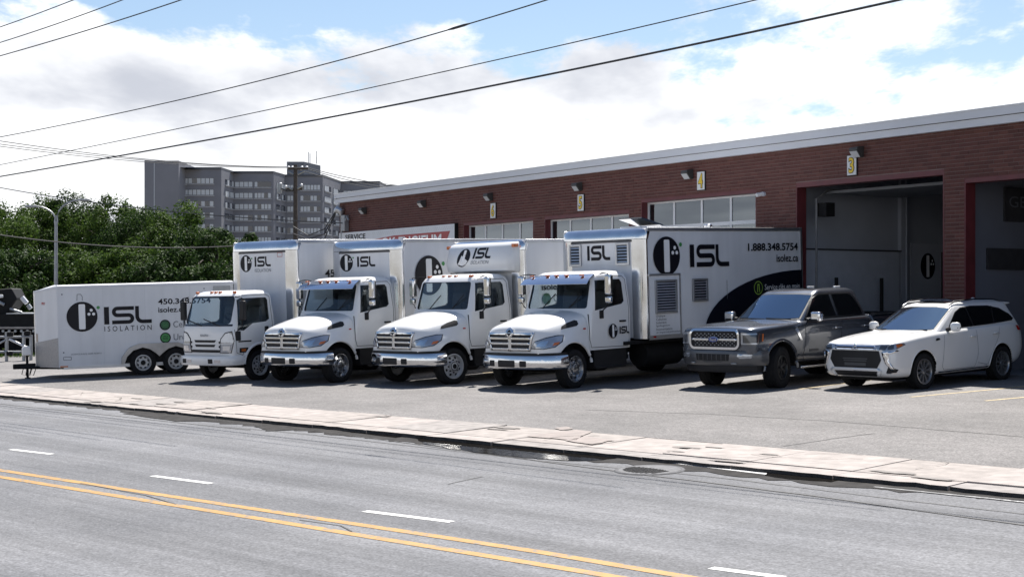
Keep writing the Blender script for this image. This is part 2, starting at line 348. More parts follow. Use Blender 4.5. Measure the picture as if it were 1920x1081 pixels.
def logo(parent, frame, cx, cy, rx, ry, black=None, shear=0, green=True, off=0.):
    black = black or BLACK
    sh = lambda it: shift(it, 0, 0, 1, 1, shear)
    flat('logo_disc', [sh(ell(cx, cy, rx, ry))], frame, black, parent, off)
    sl = poly2d(rrect(cx - rx * .21, cx + rx * .21, cy - ry * .84, cy + ry * .84, rx * .08))
    d = [ell(cx + rx * .60, cy + ry * .42, rx * .10, ry * .10, 16), ell(cx + rx * .45, cy + ry * .16, rx * .10, ry * .10, 16), ell(cx + rx * .75, cy + ry * .16, rx * .10, ry * .10, 16)]
    flat('logo_slot', [sh(sl)] + [sh(q) for q in d], frame, DECALW, parent, off + .004)
    if green: flat('logo_dot', [sh(ell(cx + rx * 1.06, cy + ry * .58, rx * .11, ry * .11, 16))], frame, GREEN, parent, off)
def tag(o, label=None, cat=None, group=None, kind=None):
    if label: o['label'] = label
    if cat: o['category'] = cat
    if group: o['group'] = group
    if kind: o['kind'] = kind
    return o
def empty(name, loc=(0, 0, 0), rz=0., label=None, cat=None, group=None):
    e = bpy.data.objects.new(name, None); C.objects.link(e); e.location = loc; e.rotation_euler = (0, 0, rz); e.empty_display_size = .2; return tag(e, label, cat, group)

# ================================================================== THE SETTING
ASPH_LOT = asphalt('lot_asphalt', (.112, .107, .105), (.158, .150, .147), grain=.42, patch=.12)
ASPH_ROAD = asphalt('road_asphalt', (.104, .106, .114), (.134, .135, .142), grain=.32, patch=.06, track=.17)
DIRT = asphalt('rough_ground', (.10, .095, .07), (.16, .14, .11), grain=.4, patch=.25)
def worn(name, col, cut):         # traffic paint rubbed through to the asphalt in flecks
    m = mat(name, col, .7, vary=.14, vscale=5); nt = m.node_tree; l = nt.links; b = nt.nodes['Principled BSDF']; src = b.inputs['Base Color'].links[0].from_socket; N = nt.nodes.new
    tc = N('ShaderNodeTexCoord'); no = N('ShaderNodeTexNoise'); no.inputs['Scale'].default_value = 9; no.inputs['Detail'].default_value = 9; no.inputs['Roughness'].default_value = .7; l.new(tc.outputs['Object'], no.inputs['Vector'])
    mr = N('ShaderNodeMapRange'); l.new(no.outputs['Fac'], mr.inputs[0]); mr.inputs[1].default_value = cut; mr.inputs[2].default_value = cut + .16
    mx = N('ShaderNodeMix'); mx.data_type = 'RGBA'; l.new(mr.outputs[0], mx.inputs['Factor']); mx.inputs[6].default_value = (.12, .12, .122, 1); l.new(src, mx.inputs[7]); l.new(mx.outputs[2], b.inputs['Base Color']); return m
PAINTW = worn('road_paint_white', (.55, .55, .54), .30)
PAINTY = worn('road_paint_yellow', (.34, .185, .038), .33)
PAINTF = worn('faded_edge_paint', (.42, .42, .41), .50)
PAINTC = mat('parking_paint_cream', (.36, .28, .15), .7, vary=.35, vscale=7)
TAR = mat('crack_tar', (.035, .034, .034), .7, vary=.3)
WATER = mat('standing_water', (.010, .009, .008), .06, spec=.5, ior=1.07, bump=.1, bscale=5)
WET = mat('damp_asphalt', (.038, .036, .035), .9, spec=.1, vary=.35, vscale=5, bump=.3, bscale=40)
STAIN = mat('damp_concrete', (.20, .165, .15), .7, vary=.2, vscale=4, bump=.3)

def gsheet():
    mb = MB(); ts = (-400, -30, 26.7, 900); vs = []
    for t in ts:
        for b in (-500, 600):
            P = ET * t + EB * b; vs.append((P.x, P.y, G0 + GS * min(max(t, -30), 26.7) - .15))
    mb.add(vs, [(0, 2, 3, 1), (2, 4, 5, 3), (4, 6, 7, 5)])
    return tag(mb.build('ground', DIRT), kind='structure')
gsheet()
# street frame: u along the kerb (to the right), v across (away from the camera), z above the lot plane
_A, _B = ground(0, 740), ground(1920, 925)
_rd = (_B - _A).normalized(); _n = Vector((-GS * ET.x, -GS * ET.y, 1)).normalized(); _rn = _n.cross(_rd)
MS = Matrix.Translation(_A) @ Matrix((( _rd.x, _rn.x, _n.x, 0), (_rd.y, _rn.y, _n.y, 0), (_rd.z, _rn.z, _n.z, 0), (0, 0, 0, 1)))
MSI = MS.inverted()
def uv(px, py, off=0.): p = MSI @ ground(px, py, off); return (p.x, p.y)
RZ = -.058
SWW = (uv(0, 722)[1] + uv(1920, 870)[1]) / 2
def in_street(o, parent=None):
    if parent: o.parent = parent
    else: o.matrix_world = MS
    return o
U0, U1 = -90., 60.
road = tag(in_street(MB().box(U0, U1, -17, .3, RZ - .1, RZ).build('road', ASPH_ROAD)), kind='structure')
# parking lot: a slab from the back of the sidewalk to the brick building
def lot():
    P = [MS @ Vector((U1, SWW, 0)), ET * 26.72 + EB * -20, ET * 26.72 + EB * 82, MS @ Vector((U0, SWW, 0))]
    L = [MSI @ Vector((p.x, p.y, gz(p.x, p.y))) for p in P]
    mb = MB(); mb.add([(p.x, p.y, 0) for p in L] + [(p.x, p.y, -.12) for p in L], [(0, 1, 2, 3), (7, 6, 5, 4), (0, 4, 5, 1), (1, 5, 6, 2), (2, 6, 7, 3), (3, 7, 4, 0)])
    return tag(in_street(mb.build('parking_lot', ASPH_LOT)), kind='structure')
parking = lot()
# sidewalk of separate slabs with a kerb strip in front
sidewalk = tag(in_street(MB().box(U0, U1, .2, SWW - .004, -.12, -.03).build('sidewalk', mat('sidewalk_bed', (.10, .09, .085), .9, vary=.3))), kind='structure')
KERBF = mat('grimy_shaded_kerb_face', (.045, .042, .04), .9, vary=.5, vscale=9, bump=.6, bscale=30)  # grime, with the shade on the kerb's road side painted into the colour
def slabs():
    rnd = random.Random(3); u = -9.; ms = [CONC, mat('pale_concrete_b', (.29, .258, .24), .85, vary=.2, vscale=4.0, bump=.35, bscale=25), mat('pale_concrete_c', (.235, .215, .203), .85, vary=.26, vscale=5.0, bump=.4, bscale=25)]
    while u < 34:
        w = 1.5 + rnd.uniform(-.06, .06)
        for v0, v1, zt in ((.0, .42, .0), (.43, SWW, .004)):
            z = zt + rnd.uniform(-.008, .006); g = .008; n = 7
            # front edge of the kerb strip is worn and chipped
            fr = [(u + g + (w - 2 * g) * i / n, v0 + (rnd.uniform(0, .035) + (.05 if rnd.random() < .12 else 0) if v0 == 0 else g)) for i in range(n + 1)]
            pol = fr + [(u + w - g, v1 - .006), (u + g, v1 - .006)]
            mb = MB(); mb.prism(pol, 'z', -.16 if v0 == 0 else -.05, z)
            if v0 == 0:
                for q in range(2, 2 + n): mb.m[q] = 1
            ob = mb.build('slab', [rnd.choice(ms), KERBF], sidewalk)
            ob.rotation_euler = (rnd.uniform(-.004, .004), 0, 0)
        u += w
slabs()
def slab_cracks():
    rnd = random.Random(17); cm = mat('slab_crack', (.13, .115, .105), .9)
    for k in range(18):
        u, v = rnd.uniform(-4, 27), rnd.uniform(.1, SWW - .3); a = rnd.choice((rnd.uniform(-.5, .5), rnd.uniform(1.0, 2.1))); P = [(u, v)]
        for _ in range(rnd.randint(4, 9)):
            a += rnd.uniform(-.5, .5); u += math.cos(a) * .2; v = min(max(v + math.sin(a) * .2, .03), SWW - .03); P.append((u, v))
        vs, fs = ribbon(P, rnd.uniform(.008, .018)); o = MB().add([(x, y, .016) for x, y in vs], fs).build('crack', cm, sidewalk, fix=False)
    for k in range(22):
        u, v, r = rnd.uniform(-4, 27), rnd.uniform(.1, SWW - .15), rnd.uniform(.06, .3); n = 14
        MB().add([(u + r * 1.8 * rnd.uniform(.6, 1.1) * math.cos(2 * math.pi * i / n), v + r * .5 * rnd.uniform(.6, 1.1) * math.sin(2 * math.pi * i / n), .013 + k * .00005) for i in range(n)], [tuple(range(n))]).build('stain', STAINL, sidewalk)
STAINL = mat('old_stain', (.20, .182, .17), .9, vary=.25, vscale=6)
slab_cracks()
def strip(name, pix, w, m, parent, z, res=.5, off=0., jitter=0.):
    """a painted or tarred strip along pixel points on the street plane"""
    P = [Vector(uv(x, y, off)) for x, y in pix]; Q = []
    for a, b in zip(P, P[1:]):
        k = max(1, int((b - a).length / res)); Q += [a + (b - a) * i / k + Vector((random.uniform(-jitter, jitter), random.uniform(-jitter, jitter))) for i in range(k)]
    Q.append(P[-1]); vs, fs = ribbon(Q, w); ob = MB().add([(x, y, z) for x, y in vs], fs).build(name, m, parent, fix=False)
    if ob.data.polygons[0].normal.z < 0: ob.data.flip_normals()
    return ob
ZR = RZ + .004
y1 = [(-160, 857), (0, 881), (280, 924), (560, 966), (760, 996), (1010, 1034), (1275, 1079), (1420, 1104)]
y2 = [(-160, 868), (0, 893.5), (280, 939), (500, 974), (700, 1007), (910, 1041), (1160, 1082), (1300, 1105)]
strip('centre_line', y1, .135, PAINTY, road, ZR, off=RZ); strip('centre_line', y2, .135, PAINTY, road, ZR, off=RZ)
for a, b in (((20, 842), (98, 851)), ((286, 891.5), (396, 906)), ((684, 957.5), (848, 978)), ((1333, 1064), (1470, 1082))):
    strip('lane_dash', [a, b], .11, PAINTW, road, ZR, off=RZ)
strip('edge_line', [(1130, 853), (1290, 871), (1440, 889)], .10, PAINTW, road, RZ + .0095, off=RZ)
strip('edge_line', [(500, 787), (614, 800)], .08, PAINTW, road, RZ + .0095, off=RZ)
strip('edge_line', [(1640, 913), (1750, 924), (1960, 946)], .06, PAINTF, road, RZ + .0095, off=RZ, jitter=.01)
for pts, w in (([(330, 778), (700, 822), (1100, 876), (1500, 926), (1960, 990)], .035), ([(420, 800), (560, 812), (1000, 862), (1330, 893), (1700, 938), (1960, 968)], .022),
               ([(0, 757), (240, 782), (470, 806)], .03), ([(840, 907), (905, 893)], .02), ([(150, 905), (270, 928), (330, 945)], .02), ([(560, 974), (640, 985), (660, 996)], .02)):
    strip('tar_seam', pts, w, TAR, road, ZR + .002, res=.35, off=RZ, jitter=.012)
for pts in ([(1100, 768), (1330, 776), (1560, 789), (1960, 822)], [(1470, 836), (1560, 822), (1640, 812)]): strip('lot_seam', pts, .03, TAR, parking, .004, res=.3, jitter=.02)
# cream stall lines
for a, b in (((1708, 744), (1925, 724)), ((1848, 751), (1990, 738)), ((1500, 729), (1640, 711)), ((1340, 722), (1480, 706)), ((1118, 706), (1225, 699)), ((905, 699), (985, 692)), ((690, 700), (770, 693))):
    strip('stall_line', [a, b], .10, PAINTC, parking, .004, res=.3, jitter=.006)
def blob(name, pts, m, parent, z, off=0., n=5, jit=.03, seed=1):
    rnd = random.Random(seed); P = [Vector(uv(x, y, off)) for x, y in pts]; Q = []
    for i, a in enumerate(P):
        b = P[(i + 1) % len(P)]
        for k in range(n): Q.append(a.lerp(b, k / n) + Vector((rnd.uniform(-jit, jit), rnd.uniform(-jit, jit))))
    return MB().add([(p.x, p.y, z) for p in Q], [tuple(range(len(Q)))]).build(name, m, parent)
pud = [tag(in_street(blob('puddle', [(776, 818), (850, 827), (917, 834), (1050, 848), (1120, 855), (1155, 860), (1110, 864), (1050, 863), (985, 858), (917, 852), (850, 842), (795, 832)], WATER, None, RZ + .010, RZ, seed=2)), 'long dark puddle in the gutter left of the drain grate', 'puddle', kind='structure'),
       tag(in_street(blob('puddle', [(1440, 886), (1500, 891), (1575, 899), (1560, 904), (1480, 899), (1435, 892)], WATER, None, RZ + .010, RZ, seed=4, jit=.02)), 'small dark puddle in the gutter right of the drain grate', 'puddle', kind='structure'),
       tag(in_street(blob('puddle', [(620, 800), (700, 810), (770, 818), (740, 821), (660, 811)], WATER, None, RZ + .010, RZ, seed=5, jit=.015)), 'thin wet sheet at the kerb at the far end of the gutter', 'puddle', kind='structure')]
def gutter():       # damp grit lying along the foot of the kerb
    rnd = random.Random(9); top = []; bot = []; u = -9.
    while u < 34: top.append((u, .06)); bot.append((u, -.10 - rnd.random() * .22 - (.18 if 9 < u < 24 else 0))); u += .22
    pol = bot + top[::-1]
    return MB().add([(x, y, RZ + .006) for x, y in pol], [tuple(range(len(pol)))]).build('gutter_grit', WET, road)
gutter()
for k, pts in enumerate(([(985, 818), (1080, 806), (1110, 809), (1080, 826)], [(1060, 826), (1100, 818), (1150, 826), (1110, 834)], [(1040, 803), (1060, 800), (1075, 804), (1050, 807)])):
    blob('damp_patch', pts, STAIN, sidewalk, .012, seed=20 + k, jit=.025)
for k, pts in enumerate(([(230, 775), (300, 770), (420, 790), (330, 790)], [(480, 800), (520, 797), (560, 806), (500, 808)])):
    blob('damp_patch', pts, WET, road, RZ + .008, RZ, seed=30 + k, jit=.04)
# drain grate in the gutter
def drain():
    p = uv(1218, 881, RZ); r = empty('drain_grate', label='round cast iron drain grate set in the road by the white line', cat='drain'); r.matrix_world = MS @ Matrix.Translation((p[0], p[1], RZ + .004)) @ Matrix.Rotation(R(-8), 4, 'Z')
    iron = mat('cast_iron', (.10, .10, .105), .8, 0., spec=.2, vary=.25, vscale=12)
    n = 48; ring = MB(); ring.add([(rr * math.cos(a), rr * math.sin(a), z) for a in (2 * math.pi * i / n for i in range(n)) for rr, z in ((.40, .006), (.41, .010), (.445, .010), (.46, .0))], [(i * 4 + j, ((i + 1) % n) * 4 + j, ((i + 1) % n) * 4 + j + 1, i * 4 + j + 1) for i in range(n) for j in range(3)]); ring.build('frame', iron, r)
    MB().add([(.402 * math.cos(a), .402 * math.sin(a), .008) for a in (2 * math.pi * i / n for i in range(n))], [tuple(range(n))]).build('plate', mat('cast_iron_plate', (.14, .14, .145), .8, 0., spec=.2, vary=.25, vscale=12), r)
    pit = mat('pit_black', (.003, .003, .003), .9, spec=0.)
    for i in range(11):
        x = -.34 + i * .062; h = math.sqrt(.37 ** 2 - x * x)
        MB().add([(x, -h * .92, .0105), (x + .034, -h * .92, .0105), (x + .034, h * .25, .0105), (x, h * .25, .0105)], [(0, 1, 2, 3)]).build('slot', pit, r)
drain()

# ================================================================== THE BRICK BUILDING
TB = 26.7; FLOOR = G0 + GS * TB
bld = empty('brick_garage', tuple(ET * TB) [:2] + (FLOOR,), -(math.pi / 2 - PB), 'long red brick garage with white roof fascia and numbered bay doors', 'building')
# local frame: x = -b (to the right along the facade), y inwards, z from the floor
Z = lambda z: z - FLOOR
TOPZ = Z(6.75); FB = Z(6.39)
DOORS = [('2', 17.2, 22.40, Z(5.29)), ('3', 22.98, 27.78, Z(5.52)), ('4', 29.26, 34.19, Z(5.48)), ('5', 34.75, 39.20, Z(5.20)), ('6', 39.84, 44.23, Z(5.22))]
BL, BR, TH = 53.9, 10.0, .35
def facade():
    mb = MB(); g = .007
    edges = [BR] + [q for d in DOORS for q in d[1:3]] + [BL]
    for i in range(0, len(edges), 2): mb.box(-edges[i + 1], -edges[i], g, TH, -.4, FB + .02)
    for d in DOORS: mb.box(-d[2], -d[1], g, TH, d[3], FB + .02)
    w = mb.build('wall', MORTAR, bld)
    # the bricks themselves, running bond
    L, H, J = .267, .089, .011; items = []
    nr = int(FB / H) + 1
    for r in range(nr):
        z0 = r * H + .004; z1 = min(z0 + H - J, FB + .015)
        if z1 - z0 < .02: continue
        holes = sorted((-d[2], -d[1]) for d in DOORS if d[3] > z0 + H * .5)
        x = -BL + (L / 2 if r % 2 else 0) - L
        while x < -BR:
            a, b = max(x, -BL), min(x + L - J, -BR); segs = [(a, b)]
            for h0, h1 in holes:
                ns = []
                for s0, s1 in segs:
                    if s1 <= h0 or s0 >= h1: ns.append((s0, s1)); continue
                    if s0 < h0: ns.append((s0, h0))
                    if s1 > h1: ns.append((h1, s1))
                segs = ns
            for s0, s1 in segs:
                if s1 - s0 > .04: items.append((s0, s1, z0, z1))
            x += L
    # largest in view: nearest the right edge of the photograph, above the parked cars
    def vis(q):
        b = -(q[0] + q[1]) / 2; z = q[2]
        return 19.9 < b < 54 and (z > 1.9)
    seen = sorted([q for q in items if vis(q)], key=lambda q: -(q[0] + q[1])); near = set(seen[:300])
    rnd = random.Random(5); base = MB().box(0, 1, 0, .03, 0, 1).build('brick', BRICK, w); me = base.data; first = True
    for s0, s1, z0, z1 in seen[:300]:
        o = base if first else bpy.data.objects.new('brick', me)
        if not first: C.objects.link(o); o.parent = w
        first = False; o.location = (s0, rnd.uniform(-.003, .003), z0); o.scale = (s1 - s0, 1, z1 - z0)
    rest = MB()
    for q in items:
        if q not in near:
            e = rnd.uniform(-.003, .003); rest.box(q[0], q[1], e, .03, q[2], q[3])
    tag(rest.build('brickwork', BRICK, w, fix=False), kind='stuff')
    # end wall and rest of the shell
    MB().box(-BL, -BL + TH, TH + .002, 20, -.4, FB).build('end_wall', mat('brick_end', (.15, .045, .036), .9, vary=.2, vscale=12), bld)
    MB().box(-BR - TH, -BR, TH + .002, 20, -.4, FB).build('end_wall', MATS['brick_end'], bld)
    MB().box(-BL, -BR, 20, 20.3, -.4, FB).build('back_wall', INWALL, bld)
    MB().box(-BL + .01, -BR - .01, TH + .01, 19.99, FB - .05, FB + .2).build('roof_deck', mat('ceiling_grey', (.2, .21, .23), .8), bld)
    MB().box(-BL + TH + .01, -BR - TH - .01, TH - .33, 19.99, -.35, .005).build('workshop_floor', INFLOOR, bld)
facade()
def fascia():
    z0, z1 = FB, TOPZ; zm = z0 + .17
    x0, x1 = -BL - .12, -BR
    MB().box(x0, x1, -.14, .5, z0, zm).build('fascia_board', FASCIA, bld)
    MB().box(x0 - .03, x1, -.185, .5, zm + .014, z1).build('fascia_board', FASCIA, bld)
    MB().box(x0 + .02, x1, -.13, .45, zm, zm + .014).build('shadow_gap', BLACKP, bld)
    MB().box(x0 - .04, x1, -.20, 20.3, z1, z1 + .03).build('roof_cap', ALUD, bld)
fascia()
def jambs():
    for n, b0, b1, h in DOORS:
        w = .035; y0, y1 = .004, .33
        MB().box(-b1 - .005, -b1 + w, y0, y1, 0, h).build('door_jamb', REDF, bld); MB().box(-b0 - w, -b0 + .005, y0, y1, 0, h).build('door_jamb', REDF, bld)
        MB().box(-b1 + w, -b0 - w, y0, y1, h - .12, h + .004).build('door_header', REDF, bld)
jambs()
def sectional(n, b0, b1, h, rows, cols):
    """glazed sectional door: aluminium stiles and rails with separate panes"""
    x0, x1 = -b1 + .04, -b0 - .04; y = .24; z1 = h - .125; rh = z1 / rows; fr = mat('door_frame_white', (.62, .63, .65), .45, .2, vary=.05)
    d = empty('garage_door'); d.parent = bld; d.location = (0, 0, 0); mb = MB()
    for r in range(rows + 1): mb.box(x0, x1, y - .03, y + .03, max(0, r * rh - .05), min(z1, r * rh + .05))
    frame = mb.build('door_rail', fr, bld); bpy.data.objects.remove(d)
    for c in range(cols + 1):
        xc = x0 + (x1 - x0) * c / cols; w = .075 if c in (0, cols) else .04
        MB().box(max(x0, xc - w), min(x1, xc + w), y - .026, y + .026, .05, z1 - .05).build('door_stile', fr, frame)
    for r in range(rows):
        for c in range(cols):
            a = x0 + (x1 - x0) * c / cols; b = x0 + (x1 - x0) * (c + 1) / cols
            MB().box(a + .03, b - .03, y - .006, y + .006, r * rh + .04, (r + 1) * rh - .04).build('pane', DOORGL if r > 0 else FASCIA, frame)
sectional('4', *DOORS[2][1:], 6, 4); sectional('5', *DOORS[3][1:], 6, 4); sectional('6', *DOORS[4][1:], 6, 4)
def interior():
    # partitions run inwards; bay 3 and bay 2 stand open
    for b in (28.3, 22.72, 34.47, 39.5, 44.6): MB().box(-b - .1, -b + .1, TH + .01, 19.9, 0, FB - .06).build('partition', INWALL if b > 23 else mat('shaded_partition', (.13, .14, .175), .8, vary=.1, vscale=.8), bld)  # the right-hand bay's shade is painted in as a darker wall colour
    b = 28.19
    MB().box(-b, -b + .14, .6, 4.1, 0, 2.92).build('low_wall', mat('low_wall_white', (.42, .445, .50), .7, vary=.05), bld)
    MB().box(-b, -b + .18, .55, 4.15, 2.925, 2.96).build('ledge', INDARK, bld)
    MB().box(-b, -b + .12, 4.2, 4.42, 0, FB - .1).build('column', INWALL, bld)
    MB().tube([(-b + .17, 4.35, .1), (-b + .17, 4.35, 5.0)], .025).build('conduit', INWALL, bld)
    p = MB().box(-b + .01, -b + .06, 4.66, 7.6, .1, 3.17).build('interior_door', mat('interior_door_white', (.40, .42, .47), .6), bld)
    fr = ((-b + .064, 4.66, .1), (0, 1, 0), (0, 0, 1))
    logo(p, fr, .66, 2.45, .29, .36, green=False); flat('lettering', [shift(text2d('isolez.ca', .62, .09), .35, 1.45)], fr, GREYV, p)
    MB().box(-b + .07, -b + .12, 5.85, 7.4, .4, 2.95).build('dark_panel', INDARK, bld)
    for y in (1.25, 2.92): MB().tube([(-b + .6, y, 0), (-b + .6, y, 2.2)], .05, 10).build('pipe_post', CHASSIS, bld)
    b2 = 22.61; s = MB().box(-b2, -b2 + .05, 1.0, 4.2, 2.33, 2.82).build('dark_banner', INDARK, bld)
    s = MB().box(-b2, -b2 + .05, 1.6, 4.4, 3.45, 4.25).build('sign_board', INDARK, bld)
    flat('lettering', [text2d('GENERAL', 2.2, .26)], ((-b2 + .056, 1.74, 3.78), (0, 1, 0), (0, 0, 1)), GREYV, s)
    MB().box(-27.6, -23.2, .9, 3.6, 4.35, 4.42).build('raised_door', mat('raised_door_grey', (.16, .17, .19), .6), bld)
    for b in (27.5, 23.25): MB().tube([(-b, .45, .1), (-b, .45, 4.2), (-b, .9, 4.45), (-b, 3.8, 4.45)], .03, 6).build('door_track', INFLOOR, bld)
    MB().box(-27.55, -27.2, .5, .8, 3.75, 4.1).build('door_operator', CHASSIS, bld)
interior()
BM = lambda: bld.matrix_basis
def on_wall(px, py, y=0.):        # pixel -> facade-local x, z
    r = ray(px, py); t = (TB + y) / (r.x * ET.x + ET.y); P = r * t + Vector((0, 0, CAMZ)); return -(P.x * EB.x + P.y * EB.y), P.z - FLOOR
def wall_thing(name, px, py, label, cat, group=None):
    x, z = on_wall(px, py); e = empty(name, label=label, cat=cat, group=group)
    e.location = Vector(bld.location) + Matrix.Rotation(bld.rotation_euler.z, 3, 'Z') @ Vector((x, 0, z)); e.rotation_euler = bld.rotation_euler; return e
def wall_light(px, py, label):
    e = wall_thing('wall_light', px, py, label, 'light', 'wall pack lights along the garage')
    e.scale = (.8, .8, .8)
    MB().prism([(-.02, .17), (-.30, .12), (-.32, .04), (-.14, -.16), (-.02, -.17)], 'x', -.17, .17).build('housing', mat('bronze_housing', (.05, .048, .045), .5), e, bevel=.012)
    MB().add([(-.15, -.305, .02), (.15, -.305, .02), (.15, -.155, -.155), (-.15, -.155, -.155)], [(0, 1, 2, 3)]).build('lens', mat('lamp_lens', (.55, .56, .57), .25, coat=.6), e).location = (0, -.012, -.012)
    MB().box(-.11, .11, -.03, .02, -.13, .13).build('back_plate', CHASSIS, e)
for px, py, lb in ((685, 395, 'wall light nearest the left end of the brick garage'), (796, 382, 'second wall light from the left end of the garage'), (921, 369, 'wall light directly above the leftmost bay number sign'), (1088, 350, 'wall light above the sign with a yellow five'), (1295, 327, 'wall light touching the left of the yellow four sign'), (1613, 285, 'wall light at the top right of the yellow three sign')): wall_light(px, py, lb)
LB = {'6': 'white wall sign with a yellow six, leftmost of the bay numbers', '5': 'white wall sign with a yellow five over the half hidden bay door', '4': 'white wall sign with a yellow four beside a wall light', '3': 'white wall sign with a yellow three over the open bay'}
def number(d, px, py, h):
    e = wall_thing('number_sign', px, py, LB[d], 'sign', 'bay number signs'); w = h * .62
    MB().box(-w / 2, w / 2, -.045, -.012, -h / 2, h / 2).build('plate', mat('sign_white', (.66, .66, .65), .5), e, bevel=.004)
    MB().box(-w / 2 - .015, w / 2 + .015, -.03, .02, -h / 2 - .015, h / 2 + .015).build('backing', CHASSIS, e)
    fr = ((-w * .33, -.052, -h * .42), (1, 0, 0), (0, 0, 1))
    a = text2d(d, w * .66, h * .84, .055); flat('digit_outline', [a], fr, BLACK, e)
    flat('digit', [shift(text2d(d, w * .66 - .03, h * .84 - .03, .018), .015, .015)], fr, YELLOW, e, .004)
number('6', 926, 395, .50); number('5', 1090.5, 380, .50); number('4', 1316, 339, .50); number('3', 1599, 310, .48)
def cam_dome():
    e = wall_thing('security_camera', 1433, 364, 'small white security camera on the brick beside door 4', 'camera')
    MB().tube([(0, .02, 0), (0, -.07, 0)], .06, 12).build('mount', FASCIA, e); MB().tube([(-.02, -.07, .0), (-.06, -.22, -.03)], .055, 12).build('camera_body', WHITE, e, bevel=.006)
cam_dome()
def service_sign():
    x0, z = on_wall(641, 437); x1, _ = on_wall(858, 418); e = wall_thing('service_sign', 750, 428, 'white checker plate sign reading SERVICE on the garage wall', 'sign')
    xc = on_wall(750, 428)[0]; zc = on_wall(750, 428)[1]; a, b = x0 - xc, x1 - xc; zt = z - zc
    MB().box(a, b, -.12, .03, zt - 2.6, zt).build('panel', PANEL, e)
    MB().box(b, b + .05, -.13, .03, zt - 2.6, zt + .02).build('edge_trim', CHASSIS, e)
    W = b - a; fr = ((a, -.126, zt - 2.6), (1, 0, 0), (0, 0, 1))
    tread = []
    for i in range(int(W / .16)):
        for k in range(2): tread.append(shift(ribbon([(0, 0), (.05, .05)], .018), .1 + i * .16 + k * .08, 2.42 + k * .07))
    flat('tread_marks', tread, fr, ALUD, e)
    flat('lettering', [shift(text2d('SERVICE', 1.75, .21, .03), .55, 2.30)], fr, NAVY, e)
    flat('red_band', [poly2d([(2.3, 1.75), (W - .75, 1.75), (W - .3, 2.36), (4.6, 2.34), (2.1, 2.20)])], fr, mat('sign_red', (.35, .02, .025), .4), e, .002)
    flat('lettering', [shift(text2d('OK ENGIEUM', W * .5, .42, .03), W * .40, 1.86)], fr, DECALW, e, .006)
service_sign()
def meter():
    e = wall_thing('electric_meter', 646, 405, 'grey service mast head and meter box on the garage corner', 'meter')
    MB().tube([(-.05, -.1, -2.6), (-.05, -.1, .0)], .05, 10).build('mast', GALV, e)
    MB().tube([(-.05, -.1, 0), (-.05, -.12, .18), (-.18, -.2, .28), (-.30, -.25, .2)], [.05, .16, .17, .1], 12).build('weather_head', ALUD, e, smooth=True)
    MB().box(.10, .42, -.22, -.01, -.62, .02).build('meter_box', GALV, e, bevel=.02); MB().tube([(.5, -.2, -.2), (.6, -.2, -.05), (.72, -.18, -.2)], .04).build('bracket', GALV, e)
    for k in range(3): MB().tube([(-.3, -.25, .2 - .05 * k), (-.8, -.5, -.5 - .2 * k), (-1.5, -.9, -.75 - .15 * k), (-2.3, -1.2, -.35 - .3 * k)], .022, 6).build('drop_wire', WIRE, e)
meter()

